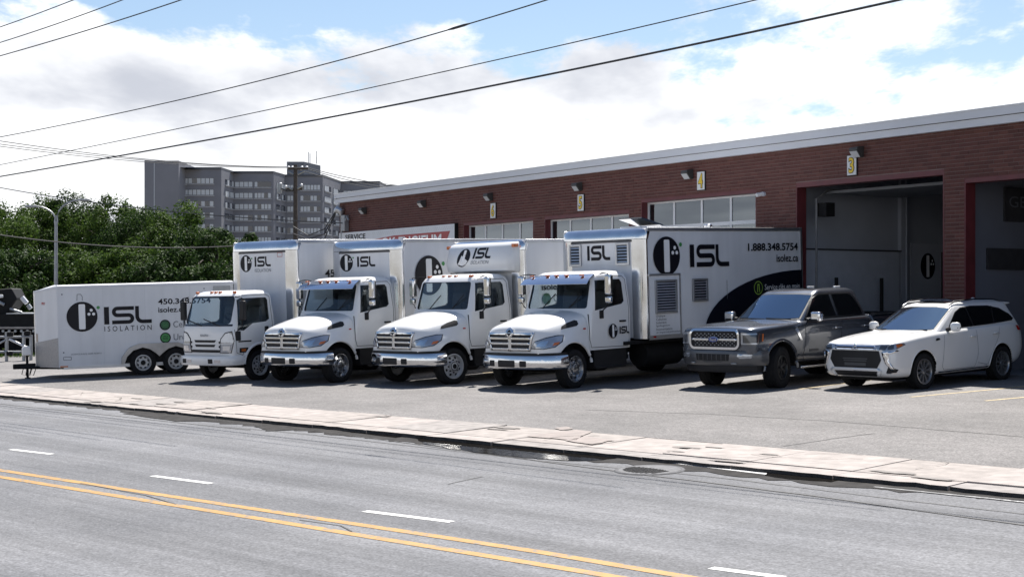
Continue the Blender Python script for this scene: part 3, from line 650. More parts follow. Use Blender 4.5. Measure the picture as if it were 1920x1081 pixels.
# ================================================================== THE APARTMENT BLOCK, 350 m away
def apartments():
    top = 33.0; cnc = mat('grey_brick_tower', (.20, .205, .235), .9, vary=.08, vscale=.2); cnl = mat('tower_sill', (.40, .42, .46), .8)
    cur = mat('curtained_pane', (.55, .58, .62), .4); drk = mat('dark_pane', (.03, .035, .05), .1, coat=.5)
    prof = [(298, 348), (337, 346), (337, 352), (415, 352), (438, 363), (513, 363), (535, 373), (605, 373), (640, 394), (712, 394), (725, 408), (790, 408)]
    P = [Vector(((x - 960) * Y / 2773, Y)) for x, Y in prof]; c = P[5]
    e = empty('apartment_block', (c.x, c.y, FLOOR), 0, 'distant grey zigzag apartment block with rows of windows', 'building'); P = [p - c for p in P]
    out = P[1:] + [P[-1] + Vector((0, 60)), P[1] + Vector((0, 60))]
    MB().prism([tuple(p) for p in out], 'z', -1, top - FLOOR).build('wall', cnc, e)
    cap = [tuple(p + Vector((0, -.25))) for p in P[2:]] + [tuple(P[-1] + Vector((0, 59))), tuple(P[2] + Vector((0, 59)))]
    MB().prism(cap, 'z', top - FLOOR, top - FLOOR + .5).build('parapet', mat('tower_cap', (.09, .095, .11), .8), e)
    a, b = P[0] - Vector((2.6, 0)), P[1] + Vector((.05, -.3)); MB().box(a.x, b.x, b.y - 1, b.y + 55, -1, top - FLOOR + 1.4).build('stair_tower', cnc, e)
    MB().box(a.x + 2.2, a.x + 2.45, b.y - 1.08, b.y - 1.0, 0, top - FLOOR + 1.0).build('joint_strip', cnl, e)
    fl = 2.72
    def windows(i, specs, sill, ledge=False):
        p, q = P[i], P[i + 1]; d = (q - p); L = d.length; d.normalize(); nrm = Vector((d.y, -d.x))
        if nrm.y > 0: nrm = -nrm
        for k in range(9):
            z = top - FLOOR - 3.4 - k * fl
            for s0, s1, npn in specs:
                def bx(name, m, a0, a1, z0, z1, o0, o1, par):
                    c0 = p + d * a0; c1 = p + d * a1; mb = MB(); vs = []
                    for cc in (c0, c1):
                        for o in (o0, o1):
                            for zz in (z0, z1): vs.append((cc.x + nrm.x * o, cc.y + nrm.y * o, zz))
                    mb.add(vs, [(0, 1, 3, 2), (4, 6, 7, 5), (0, 4, 5, 1), (2, 3, 7, 6), (0, 2, 6, 4), (1, 5, 7, 3)]); return mb.build(name, m, par)
                w = bx('window', drk, s0 * L, s1 * L, z, z + 1.35, .0, .06, e)
                bx('sill', cnl, s0 * L - .1, s1 * L + .1, z - .22, z - .02, .0, .25, w)
                rnd = random.Random(i * 100 + k * 7 + npn); x = s0 * L; wd = (s1 - s0) * L / npn
                for j in range(npn):
                    if rnd.random() < .72: bx('pane', cur, x + j * wd + .08, x + (j + 1) * wd - .08, z + .08, z + 1.27, .07, .11, w)
            if ledge:
                c0 = p + d * (.03 * L)
                MB().box(c0.x, c0.x + 1.4, c0.y - .9, c0.y, z - .35, z - .1).build('balcony_slab', cnl, e)
    windows(2, [(.10, .82, 7)], 1, True); windows(3, [(.30, .62, 2), (.68, .98, 2)], 1)
    windows(4, [(.03, .48, 4), (.52, .94, 5)], 1); windows(5, [(.22, .52, 2), (.66, .95, 2)], 1)
    windows(6, [(.05, .30, 3), (.40, .94, 6)], 1); windows(7, [(.08, .42, 3), (.55, .92, 3)], 1); windows(8, [(.05, .45, 4), (.5, .9, 4)], 1)
    x0, x1 = (539 - 960) * 380 / 2773 - c.x, (571 - 960) * 380 / 2773 - c.x; x2 = (600 - 960) * 388 / 2773 - c.x
    zt = top - FLOOR + .3; MB().add([(x0, 16, zt), (x1, 16, zt), (x2, 26, zt), (x0, 26, zt), (x0, 16, zt + 4.0), (x1, 16, zt + 4.0), (x2, 26, zt + 3.9), (x0, 26, zt + 3.9)], [(0, 1, 5, 4), (1, 2, 6, 5), (2, 3, 7, 6), (3, 0, 4, 7), (4, 5, 6, 7)]).build('penthouse', mat('penthouse_grey', (.16, .165, .18), .8), e)
    for x, h in ((x0 + 5, 3.0), (x1 + 1, 2.6), (x1 + 2.6, 1.6), (x2 - .3, 3.2)): MB().tube([(x, 20, zt + 3.8), (x, 20, zt + 3.9 + h)], .1, 5).build('antenna', GALV, e)
apartments()

# ================================================================== TREES
LEAF = leafmat('leaf_green', (.016, .036, .008), (.094, .155, .026)); LEAF2 = leafmat('leaf_dark', (.012, .027, .008), (.052, .095, .020))
BARK = mat('bark', (.06, .048, .038), .9, vary=.3, vscale=8, bump=.6, bscale=15)
def tree(px, top_y, Y, rx, label, seed, m, clumps=100, per=260, rz=None):
    rnd = random.Random(seed); P = at(px, 557, Y); base = gz(P.x, P.y) - .15; top = CAMZ + (557 - top_y) / 2773 * Y; H = top - base
    e = empty('tree', (P.x, P.y, base), rnd.uniform(0, 6), label, 'tree', 'trees behind the lot')
    rz = rz or H * .44; cz = H - rz
    mb = MB(); mb.tube([(0, 0, -.2), (.05, .03, H * .3), (-.05, .1, H * .62), (0, 0, H * .85)], [.26, .2, .13, .04], 8)
    for k in range(8):
        a = k * 2.4 + rnd.random(); z = H * (.25 + .06 * k); mb.tube([(0, 0, z), (math.cos(a) * rx * .35, math.sin(a) * rx * .35, z + .7), (math.cos(a) * rx * .75, math.sin(a) * rx * .75, z + 1.2)], [.1, .07, .025], 6)
    mb.build('trunk', BARK, e, smooth=True)
    vs, fs = [], []
    for c in range(clumps):
        while True:
            d = Vector((rnd.gauss(0, 1), rnd.gauss(0, 1), rnd.gauss(0, 1))).normalized(); rr = rnd.uniform(.45, 1.0) ** .6
            if d.z > -.75: break
        lump = 1 + .16 * math.sin(3 * d.x + seed) * math.cos(4 * d.y + seed * 2)
        cc = Vector((d.x * rx * rr * lump, d.y * rx * rr * lump, cz + d.z * rz * rr * lump)); cr = rnd.uniform(.4, .85) * rx / 3.2
        for j in range(per):
            q = Vector((rnd.gauss(0, 1), rnd.gauss(0, 1), rnd.gauss(0, 1))).normalized(); p = cc + q * cr * rnd.uniform(.5, 1.05) * Vector((1, 1, .75)).length / 1.6
            nn = (q + Vector((rnd.gauss(0, .5), rnd.gauss(0, .5), .35 + rnd.gauss(0, .4)))).normalized(); s = rnd.uniform(.055, .12)
            u = nn.orthogonal().normalized(); v = nn.cross(u); a = rnd.uniform(0, 6.3); u, v = u * math.cos(a) + v * math.sin(a), v * math.cos(a) - u * math.sin(a)
            i = len(vs); vs += [p - u * s, p + v * s * .55 + nn * .02, p + u * s, p - v * s * .55 + nn * .02]; fs.append((i, i + 1, i + 2, i + 3))
    me = bpy.data.meshes.new('crown'); me.from_pydata([tuple(v) for v in vs], [], fs); me.materials.append(m); o = bpy.data.objects.new('crown', me); C.objects.link(o); o.parent = e
for a in ((-22, 388, 84, 3.3, 'broad leafy tree cut by the left edge of the view', 1, LEAF), (62, 374, 95, 3.4, 'tall leafy tree behind the left arm of the street lamp', 2, LEAF),
          (150, 366, 97, 3.3, 'tallest leafy tree, just right of the street lamp pole', 3, LEAF2), (222, 378, 92, 3.1, 'tall leafy tree right of the tallest tree', 4, LEAF),
          (285, 388, 86, 3.4, 'leafy tree in front of the left edge of the apartment block', 5, LEAF2), (350, 398, 82, 3.2, 'leafy tree standing before the apartment block windows', 6, LEAF),
          (408, 432, 76, 2.9, 'lower leafy tree nearest the parked box trucks', 7, LEAF2), (20, 470, 70, 3.0, 'low dark tree behind the black dump trailer', 8, LEAF2),
          (120, 478, 72, 2.8, 'low dark tree behind the nose of the cargo trailer', 9, LEAF), (235, 474, 70, 2.8, 'low bushy tree behind the middle of the cargo trailer', 10, LEAF),
          (340, 484, 68, 2.8, 'low bushy tree behind the tail of the cargo trailer', 11, LEAF2), (420, 500, 66, 1.9, 'small dark tree beside the left box truck body', 12, LEAF2)): tree(*a)

# ================================================================== POLES, LAMP, WIRES
def street_lamp():
    P = at(105, 557, 62); b = gz(P.x, P.y) - .15; e = empty('street_lamp', (P.x, P.y, b), 0, 'grey double arm street lamp rising behind the cargo trailer', 'street lamp'); s = 62 / 2773
    h = CAMZ + (557 - 415) * s - b; MB().tube([(0, 0, 0), (0, 0, h)], [.10, .065], 12).build('pole', GALV, e, smooth=True); MB().box(-.16, .16, -.16, .16, 0, .12).build('base_plate', GALV, e)
    for sg, w, up in ((-1, 38 * s, 28 * s), (1, 44 * s, 40 * s)):
        pts = [(0, 0, h - .35), (sg * .06 * w, 0, h)] + [(sg * w * (1 - math.cos(t)), 0, h + up * math.sin(t)) for t in (R(15 * i) for i in range(1, 7))]
        MB().tube(pts, .035, 8).build('arm', GALV, e, smooth=True)
        MB().box(sg * w - .05 if sg > 0 else sg * w - .42, sg * w + .42 if sg > 0 else sg * w + .05, -.1, .1, h + up - .04, h + up + .05).build('luminaire', GALV, e, bevel=.02)
street_lamp()
def utility_pole():
    Y = 103; P = at(554, 557, Y); b = FLOOR - .15; e = empty('utility_pole', (P.x, P.y, b), 0, 'wooden utility pole with crossarms in front of the apartment block', 'utility pole'); s = Y / 2773
    zt = CAMZ + (557 - 309) * s - b; MB().tube([(0, 0, 0), (0, 0, zt)], [.20, .13], 10).build('pole', WOODP, e)
    zz = lambda y: CAMZ + (557 - y) * s - b; xx = lambda x: (x - 554) * s
    MB().box(xx(540), xx(578), -.08, .08, zz(318), zz(314)).build('crossarm', WOODP, e); MB().box(xx(536), xx(566), .1, .2, zz(356), zz(352)).build('crossarm', WOODP, e)
    for a, c in (((541, 322), (550, 327)), ((559, 327), (571, 321)), ((541, 351), (549, 356)), ((558, 354), (566, 349))): MB().tube([(xx(a[0]), -.1, zz(a[1])), (xx(c[0]), -.1, zz(c[1]))], .07, 6).build('brace', GALV, e)
    for x, y in ((541, 314), (548, 314), (566, 314), (575, 314), (526, 345), (536, 350), (565, 347)): MB().lathe_y([(.0, 0), (.06, 0), (.13, .08), (.07, .14), (.11, .2), (.0, .26)], n=8).build('insulator', FASCIA, e).location = (xx(x), 0, zz(y)); 
    MB().tube([(xx(524), 0, zz(362)), (xx(524), 0, zz(344))], .16, 10).build('cutout', GALV, e); MB().tube([(xx(524), 0, zz(352)), (xx(538), 0, zz(358)), (xx(553), 0, zz(357))], .05, 6).build('jumper', WIRE, e)
utility_pole()
def wire(pts, r, label, sag=0., n=24, name='power_line', group='overhead wires'):
    A, B = Vector(pts[0]), Vector(pts[-1]); c = (A + B) / 2; e = MB().tube([A.lerp(B, i / n) - c - Vector((0, 0, sag * 4 * (i / n) * (1 - i / n))) for i in range(n + 1)], r, 5).build(name, WIRE, None, smooth=True)
    e.location = c; return tag(e, label, 'wire', group)
_rn2 = Vector((_rn.x, _rn.y)).normalized(); _D = _rn2.dot(Vector((_A.x, _A.y))) + 1.9
def wp(px, py, D=None):         # a point in the vertical plane of the pole line along the sidewalk
    r = ray(px, py); Y = (D or _D) / (_rn2.x * r.x + _rn2.y); return r * Y + Vector((0, 0, CAMZ))
def pole_wire(p0, p1, p2, r, label):
    def q(x):
        s = 0
        for i, (xi, yi) in enumerate((p0, p1, p2)):
            w = yi
            for j, (xj, _) in enumerate((p0, p1, p2)):
                if j != i: w *= (x - xj) / (xi - xj)
            s += w
        return s
    x0, x1 = -260, p2[0] + 240; P = [wp(x0 + (x1 - x0) * i / 40, q(x0 + (x1 - x0) * i / 40)) for i in range(41)]; c = (P[0] + P[-1]) / 2
    e = MB().tube([p - c for p in P], r, 6).build('power_line', WIRE, None, smooth=True); e.location = c; return tag(e, label, 'wire', 'overhead wires')
pole_wire((0, 331), (960, 153.5), (1686, 0), .017, 'lowest and thickest of the long wires rising to the upper right')
pole_wire((0, 309), (960, 106), (1418, 0), .009, 'thin middle wire of the three long wires rising to the right')
pole_wire((0, 257), (862, 50), (1026, 0), .011, 'uppermost of the three long wires crossing the middle of the sky')
pole_wire((0, 105), (170, 55), (340, 0), .013, 'lowest of the three short wires in the top left corner'); pole_wire((0, 80), (115, 42), (230, 0), .012, 'middle of the three short wires in the top left corner'); pole_wire((0, 51), (70, 26), (138, 0), .012, 'topmost wire cutting the top left corner')
sp = MB().tube([wp(840, 56.2), wp(850, 53.5), wp(870, 47.6), wp(882, 44.1)], [.012, .024, .024, .012], 8); cc = wp(862, 50); sp.v = [tuple(Vector(v) - cc) for v in sp.v]; sp = sp.build('wire_splice', WIRE, None, smooth=True); sp.location = cc; tag(sp, 'dark splice sleeve on the uppermost long wire', 'splice')
for (a, b, Ya, Yb, r, lb) in (((-60, 255), (541, 313), 70, 103, .022, 'upper thin wire running from the left to the utility pole'), ((-60, 262), (575, 314), 70, 103, .02, 'second thin wire running from the left to the utility pole'), ((-60, 266), (541, 314), 72, 103, .02, 'lowest of the wires from the left to the utility pole top'),
                              ((575, 314), (800, 350), 103, 150, .03, 'upper wire running right from the utility pole behind the garage'), ((566, 314), (790, 357), 103, 150, .03, 'middle wire running right from the utility pole behind the garage'), ((548, 314), (760, 358), 103, 150, .03, 'lower wire running right from the utility pole behind the garage'),
                              ((-60, 340), (642, 418), 78, 58.5, .022, 'service wire drooping from the left to the garage corner mast'), ((-60, 431), (470, 459), 58, 64, .026, 'dark wire crossing low in front of the trees')):
    wire([at(*a, Ya), at(*b, Yb)], r, lb, sag=.35)
# gate fence and dark dump trailer at the far left
def barrier():
    P = ground(28, 676); e = empty('metal_gate', tuple(P), R(8), 'grey metal pipe gate with diagonal brace at the far left', 'gate'); s = P.y / 2773; X = lambda x: (x - 28) * s; Zz = lambda y: (676 - y) * s
    for x, y in ((-22, 622), (13, 622), (44, 622), (57, 628)): MB().tube([(X(x), 0, -.1), (X(x), 0, Zz(y))], .055, 10).build('post', GALV, e, smooth=True)
    for y in (631, 659): MB().tube([(X(-60), -.03, Zz(y)), (X(58), -.03, Zz(y))], .035, 8).build('rail', GALV, e, smooth=True)
    MB().tube([(X(18), -.06, Zz(635)), (X(56), -.06, Zz(654))], .04, 8).build('brace', FASCIA, e, smooth=True); MB().tube([(X(-20), -.06, Zz(655)), (X(11), -.06, Zz(637))], .03, 8).build('brace', GALV, e, smooth=True)
    for x, y in ((20, 626), (51, 624), (19, 662), (50, 660)): MB().box(X(x) - .1, X(x) + .1, -.12, .08, Zz(y) - .07, Zz(y) + .07).build('hinge', CHASSIS, e, bevel=.02)
barrier()
def dump_trailer():
    P = at(36, 557, 55); b = gz(P.x, P.y) - .15; e = empty('dump_trailer', (P.x, P.y, b), R(4), 'black dump trailer loaded with dark machinery behind the gate', 'trailer'); s = 55 / 2773; X = lambda x: (x - 36) * s; Zz = lambda y: CAMZ + (557 - y) * s - b
    bed = MB().prism([(X(-90), Zz(616)), (X(3), Zz(616)), (X(8), Zz(588)), (X(110), Zz(588)), (X(110), Zz(616))], 'y', -1.0, 1.2).build('bed', CHASSIS, e)
    MB().box(X(3), X(110), -1.08, -1.0, Zz(615), Zz(611)).build('bed_rail', mat('dusty_rail', (.30, .27, .25), .7, vary=.2), e); MB().box(X(26), X(110), -1.06, 1.2, Zz(588), Zz(586)).build('top_rail', GALV, e)
    for k in range(9): MB().tube([(X(10 + k * 11), -1.1, Zz(619)), (X(10 + k * 11), -1.02, Zz(619))], .05, 8).build('marker_lamp', GALV, e)
    for x in (-50, -20, 20, 64, 100): MB().lathe_y([(.2, 0), (.48, 0), (.5, .05), (.5, .25), (.48, .3), (.2, .3)], n=20).build('wheel', RUBBER, e).location = (X(x), -1.0, .5)
    MB().box(X(-80), X(110), -.5, .6, .35, Zz(617)).build('undercarriage', CHASSIS, e)
    MB().prism([(X(-60), Zz(590)), (X(20), Zz(590)), (X(40), Zz(560)), (X(30), Zz(540)), (X(-60), Zz(548))], 'y', -.6, .8).build('machine_body', CHASSIS, e, bevel=.05)
    MB().tube([(X(0), -.7, Zz(561)), (X(18), -.7, Zz(571))], .06).build('hydraulic_arm', GALV, e); MB().tube([(X(50), -.7, Zz(557)), (X(59), -.7, Zz(568))], .09).build('ram', FASCIA, e); MB().tube([(X(61), -.7, Zz(571)), (X(66), -.7, Zz(578))], .08).build('ram', GALV, e)
    MB().box(X(-4), X(4), -.75, -.6, Zz(547), Zz(541)).build('beacon', ORANGE, e, bevel=.02); MB().box(X(8), X(16), -.75, -.62, Zz(558), Zz(552)).build('work_lamp', WHITE, e, bevel=.03)
    MB().tube([(X(28), -.7, Zz(578)), (X(50), -.7, Zz(585))], .04).build('bar', GALV, e)
dump_trailer()
def grass():
    rnd = random.Random(12); vs, fs = [], []
    for _ in range(9000):
        P = at(rnd.uniform(-60, 90), 557, rnd.uniform(52, 62)); z = gz(P.x, P.y) - .15; a = rnd.uniform(0, 6.3); h = rnd.uniform(.08, .3); w = .03; i = len(vs)
        vs += [(P.x - w * math.cos(a), P.y - w * math.sin(a), z), (P.x + w * math.cos(a), P.y + w * math.sin(a), z), (P.x + rnd.uniform(-.1, .1), P.y + rnd.uniform(-.1, .1), z + h)]; fs.append((i, i + 1, i + 2))
    me = bpy.data.meshes.new('grass'); me.from_pydata(vs, [], fs); me.materials.append(LEAF); o = bpy.data.objects.new('grass', me); C.objects.link(o); tag(o, 'rough green grass behind the pipe gate', 'grass', kind='stuff')
grass()

# ================================================================== VEHICLES
# local frame of every vehicle: x forward, y to its left, z up, origin on the ground under the front axle
def pose(px, py, phi, halfw):
    P = ground(px, py); p = R(phi); h = Vector((-math.cos(p), -math.sin(p), 0)); l = Vector((math.sin(p), -math.cos(p), 0))
    h.z = GS * h.dot(ET); l.z = GS * l.dot(ET); h.normalize(); l.normalize(); u = h.cross(l).normalized(); O = P - l * halfw
    return Matrix(((h.x, l.x, u.x, O.x), (h.y, l.y, u.y, O.y), (h.z, l.z, u.z, O.z), (0, 0, 0, 1)))
def copy_tree(o, parent):
    c = o.copy(); C.objects.link(c); c.parent = parent
    for ch in list(o.children): copy_tree(ch, c)
    return c
def plan(z, xf, xr, hw, rf=.12, rr=.08, bow=.0, d=0.):
    xf, xr, hw = xf - d, xr + d, hw - d; n = 5; P = []
    yy = hw - rf; bx = lambda y: xf - bow * (y / hw) ** 2
    P += [(bx(-yy + 2 * yy * i / 8), -yy + 2 * yy * i / 8, z) for i in range(9)]
    P += [(bx(yy) - rf + rf * math.cos(a), yy + rf * math.sin(a), z) for a in (R(90 * i / n) for i in range(1, n + 1))]
    P += [(xr + rr + rr * math.cos(a), hw - rr + rr * math.sin(a), z) for a in (R(90 + 90 * i / n) for i in range(n + 1))]
    P += [(xr + rr + rr * math.cos(a), -hw + rr + rr * math.sin(a), z) for a in (R(180 + 90 * i / n) for i in range(n + 1))]
    P += [(bx(-yy) - rf + rf * math.cos(a), -yy + rf * math.sin(a), z) for a in (R(270 + 90 * i / n) for i in range(n))]
    return P
def planloft(levels, d=0., zlo=None, zhi=None):
    L = [list(q) for q in levels]
    if zlo is not None: L[0][0] = zlo
    if zhi is not None: L[-1][0] = zhi
    return MB().loft([plan(*q, d=d) for q in L])
def SIDE(s): return ((0, 3 * s, 0), (-s, 0, 0), (0, 0, 1))
FRONT = ((3, 0, 0), (0, 1, 0), (0, 0, 1)); REAR = ((-9, 0, 0), (0, -1, 0), (0, 0, 1)); TOP = ((0, 0, 5), (1, 0, 0), (0, 1, 0))
k7 = math.sqrt(.5)
def DIAG(s): return ((1.5, 1.5 * s, 0), (-k7 * s, k7, 0), (0, 0, 1))
def sd(name, poly, s, tree, m, parent, **k): return drape(name, [(-s * x, z) for x, z in poly], SIDE(s), tree, m, parent, **k)
def dg(name, poly, s, tree, m, parent, **k):           # poly given as ((x, y), z) corner points on the near side
    return drape(name, [(s * ((x - 1.5) * -k7 + (y - 1.5) * k7), z) for x, y, z in poly], DIAG(s), tree, m, parent, **k)
def ss(name, pts, s, tree, m, parent, **k): return seam(name, [(-s * x, z) for x, z in pts], SIDE(s), tree, m, parent, **k)
def section(x, zb, zs, zt, wb, wm, ws, wt, crown):
    h = [(0, zt + crown), (wt * .5, zt + crown * .75), (wt, zt), (ws, zs), (wm + .004, (zb + zs) / 2 + .08), (wm, zb + .2), (wb, zb + .03), (wb * .85, zb), (0, zb)]
    return [(x, y, z) for y, z in h] + [(x, -y, z) for y, z in h[-2:0:-1]]
def cyl_cut(x, z, r, y0, y1, m=None, n=40):
    return MB().prism([(x + r * math.cos(2 * math.pi * i / n), z + r * math.sin(2 * math.pi * i / n)) for i in range(n)], 'y', y0, y1).build('cut', m or CHASSIS)
def arches(body, pts, r, hw):
    cs = [cyl_cut(x, z, r, s * (hw - .34), s * (hw + .3)) for x, z in pts for s in (-1, 1)]
    return boolean(body, cs)
def bumperpath(path, prof, name, m, parent):
    P = [Vector((x, y)) for x, y in path]; P = P + [Vector((p.x, -p.y)) for p in P[-2::-1]]; rings = []
    for i, p in enumerate(P):
        d = (P[min(i + 1, len(P) - 1)] - P[max(i - 1, 0)]).normalized(); nrm = Vector((-d.y, d.x))
        if nrm.dot(p - Vector((-1, 0))) < 0: nrm = -nrm
        rings.append([(p.x + nrm.x * o, p.y + nrm.y * o, z) for o, z in prof])
    o = MB().loft(rings).build(name, m, parent, smooth=True); return o
# ---- wheels
WHEELS = {}
def wheel_proto(kind, r, w, rimr):
    if kind in WHEELS: return WHEELS[kind]
    h = w / 2; t = MB().lathe_y([(rimr, h * .55), (rimr + .02, h * .92), (r * .86, h), (r * .955, h * .88), (r, h * .66), (r, h * .3), (r * .985, h * .28), (r * .985, h * .2), (r, h * .18), (r, -h * .18), (r * .985, -h * .2), (r * .985, -h * .28), (r, -h * .3), (r, -h * .66), (r * .955, -h * .88), (r * .86, -h), (rimr + .02, -h * .92), (rimr, -h * .55)], n=44)
    n = 60
    for i in range(n):                                   # tread lugs at the shoulder
        a = 2 * math.pi * i / n
        for sg in (-1, 1): t.obox((math.cos(a) * r * .985, sg * h * .74, math.sin(a) * r * .985), (-math.sin(a) * r * .03, 0, math.cos(a) * r * .03), (0, h * .17, 0), (math.cos(a) * .012, 0, math.sin(a) * .012))
    T = t.build('wheel', RUBBER, None, smooth=True); parts = []
    def add(o): o.parent = T; parts.append(o); return o
    if kind.startswith('truck'):
        m = mat('brushed_wheel', (.48, .49, .51), .24, .95, rough_vary=.1, vscale=6) if 'chrome' in kind else STEELW
        pf = [(rimr, h * .55), (rimr + .012, h * .95), (rimr - .012, h * .97), (rimr - .03, h * .6), (rimr - .045, h * .42), (rimr * .78, h * .45), (rimr * .6, h * .62), (rimr * .46, h * .66), (rimr * .42, h * 1.05), (rimr * .3, h * 1.15), (0.001, h * 1.17)]
        if 'rear' in kind: pf = [(rimr, h * .55), (rimr + .012, h * .95), (rimr - .012, h * .97), (rimr - .03, h * .3), (rimr - .045, -h * .5), (rimr * .6, -h * .62), (rimr * .45, -h * .6), (rimr * .42, h * .3), (.001, h * .35)]
        add(MB().lathe_y(pf, n=36).build('rim', m, None, smooth=True))
        if 'rear' not in kind:
            hh = MB(); ln = MB()
            for i in range(8):
                a = 2 * math.pi * i / 8; rr = rimr * .74; c = Vector((math.cos(a) * rr, h * .53, math.sin(a) * rr)); q = rimr * .115
                e1 = Vector((math.cos(a), .5, math.sin(a))).normalized(); e1 = Vector((math.cos(a), -.45 * 1, math.sin(a))).normalized(); e2 = Vector((-math.sin(a), 0, math.cos(a)))
                hh.add([c + Vector((0, .006, 0)) + e1 * q * math.cos(b) + e2 * q * math.sin(b) for b in (2 * math.pi * k / 12 for k in range(12))], [tuple(range(12))])
                a += .39; c = Vector((math.cos(a) * rimr * .52, h * .66, math.sin(a) * rimr * .52)); ln.tube([c, c + Vector((0, .03, 0))], .016, 6)
            tag(add(hh.build('hand_holes', BLACKP, None)), kind='stuff'); tag(add(ln.build('lug_nuts', m if 'chrome' in kind else CHASSIS, None)), kind='stuff')
            if 'steel' in kind: add(MB().lathe_y([(rimr * .40, h * .7), (rimr * .38, h * 1.12), (.001, h * 1.2)], n=20).build('hub_cap', CHASSIS, None, smooth=True))
    elif kind in ('suv', 'pickup'):
        m = mat('alloy', (.36, .37, .385), .3, .85, vary=.06) if kind == 'suv' else mat('dark_alloy', (.055, .057, .06), .35, .7)
        add(MB().lathe_y([(rimr, h * .5), (rimr + .012, h * .93), (rimr - .01, h * .96), (rimr - .022, h * .7), (rimr - .03, -h * .3), (rimr - .05, -h * .4), (.001, -h * .4)], n=40).build('rim', m if kind == 'suv' else m, None, smooth=True))
        add(MB().lathe_y([(rimr - .032, h * .1), (.001, h * .08)], n=32).build('brake_shadow', BLACKP, None))
        ns = 10 if kind == 'suv' else 6
        for i in range(ns):
            for dv in ((-.07, .07) if kind == 'suv' else (-.16, .16)):
                a0 = 2 * math.pi * i / ns; a1 = a0 + dv
                p0 = Vector((math.cos(a0 + dv * .6) * .05, h * .72, math.sin(a0 + dv * .6) * .05)); p1 = Vector((math.cos(a1) * (rimr - .012), h * .78, math.sin(a1) * (rimr - .012)))
                d = (p1 - p0).normalized(); sdv = d.cross(Vector((0, 1, 0))).normalized()
                w0, w1 = (.012, .011) if kind == 'suv' else (.022, .018); vs = []
                for p, ww, dp in ((p0, w0, .05), (p1, w1, .05)):
                    vs += [p - sdv * ww, p + sdv * ww, p + sdv * ww - Vector((0, dp, 0)), p - sdv * ww - Vector((0, dp, 0))]
                add(MB().add(vs, [(0, 1, 2, 3), (7, 6, 5, 4), (0, 4, 5, 1), (1, 5, 6, 2), (2, 6, 7, 3), (3, 7, 4, 0)]).build('spoke', m, None))
        add(MB().lathe_y([(.055, h * .6), (.05, h * .8), (.035, h * .84), (.001, h * .84)], n=18).build('hub_cap', m, None, smooth=True))
    elif kind == 'trailer':
        m = mat('grey_steel_wheel', (.48, .49, .50), .4, .4)
        add(MB().lathe_y([(rimr, h * .5), (rimr + .01, h * .92), (rimr - .01, h * .94), (rimr - .025, h * .4), (rimr - .03, h * .15), (rimr * .78, h * .3), (rimr * .6, h * .32), (rimr * .45, h * .2), (rimr * .38, h * .25), (rimr * .36, h * .7), (.001, h * .75)], n=36).build('rim', m, None, smooth=True))
        hh = MB()
        for i in range(8):
            a = 2 * math.pi * i / 8; c = Vector((math.cos(a) * rimr * .70, h * .325, math.sin(a) * rimr * .70)); e1 = Vector((math.cos(a), 0, math.sin(a))); e2 = Vector((-math.sin(a), 0, math.cos(a)))
            hh.add([c + Vector((0, .006, 0)) + e1 * .022 * math.cos(b) + e2 * .032 * math.sin(b) for b in (2 * math.pi * k / 12 for k in range(12))], [tuple(range(12))])
        tag(add(hh.build('hand_holes', BLACKP, None)), kind='stuff'); add(MB().lathe_y([(rimr * .34, h * .6), (rimr * .3, h * .9), (.001, h * .95)], n=16).build('hub_cap', CHASSIS, None, smooth=True))
    C.objects.unlink(T)
    for p in parts: C.objects.unlink(p)
    WHEELS[kind] = (T, parts); return WHEELS[kind]
def put_wheel(kind, r, w, rimr, parent, x, y, steer=0., z=None):
    T, parts = wheel_proto(kind, r, w, rimr); o = T.copy(); C.objects.link(o); o.parent = parent; o.location = (x, y, z if z is not None else r); o.rotation_euler = (0, random.uniform(0, .5), (0 if y > 0 else math.pi) + steer)
    for p in parts: q = p.copy(); C.objects.link(q); q.parent = o
    return o
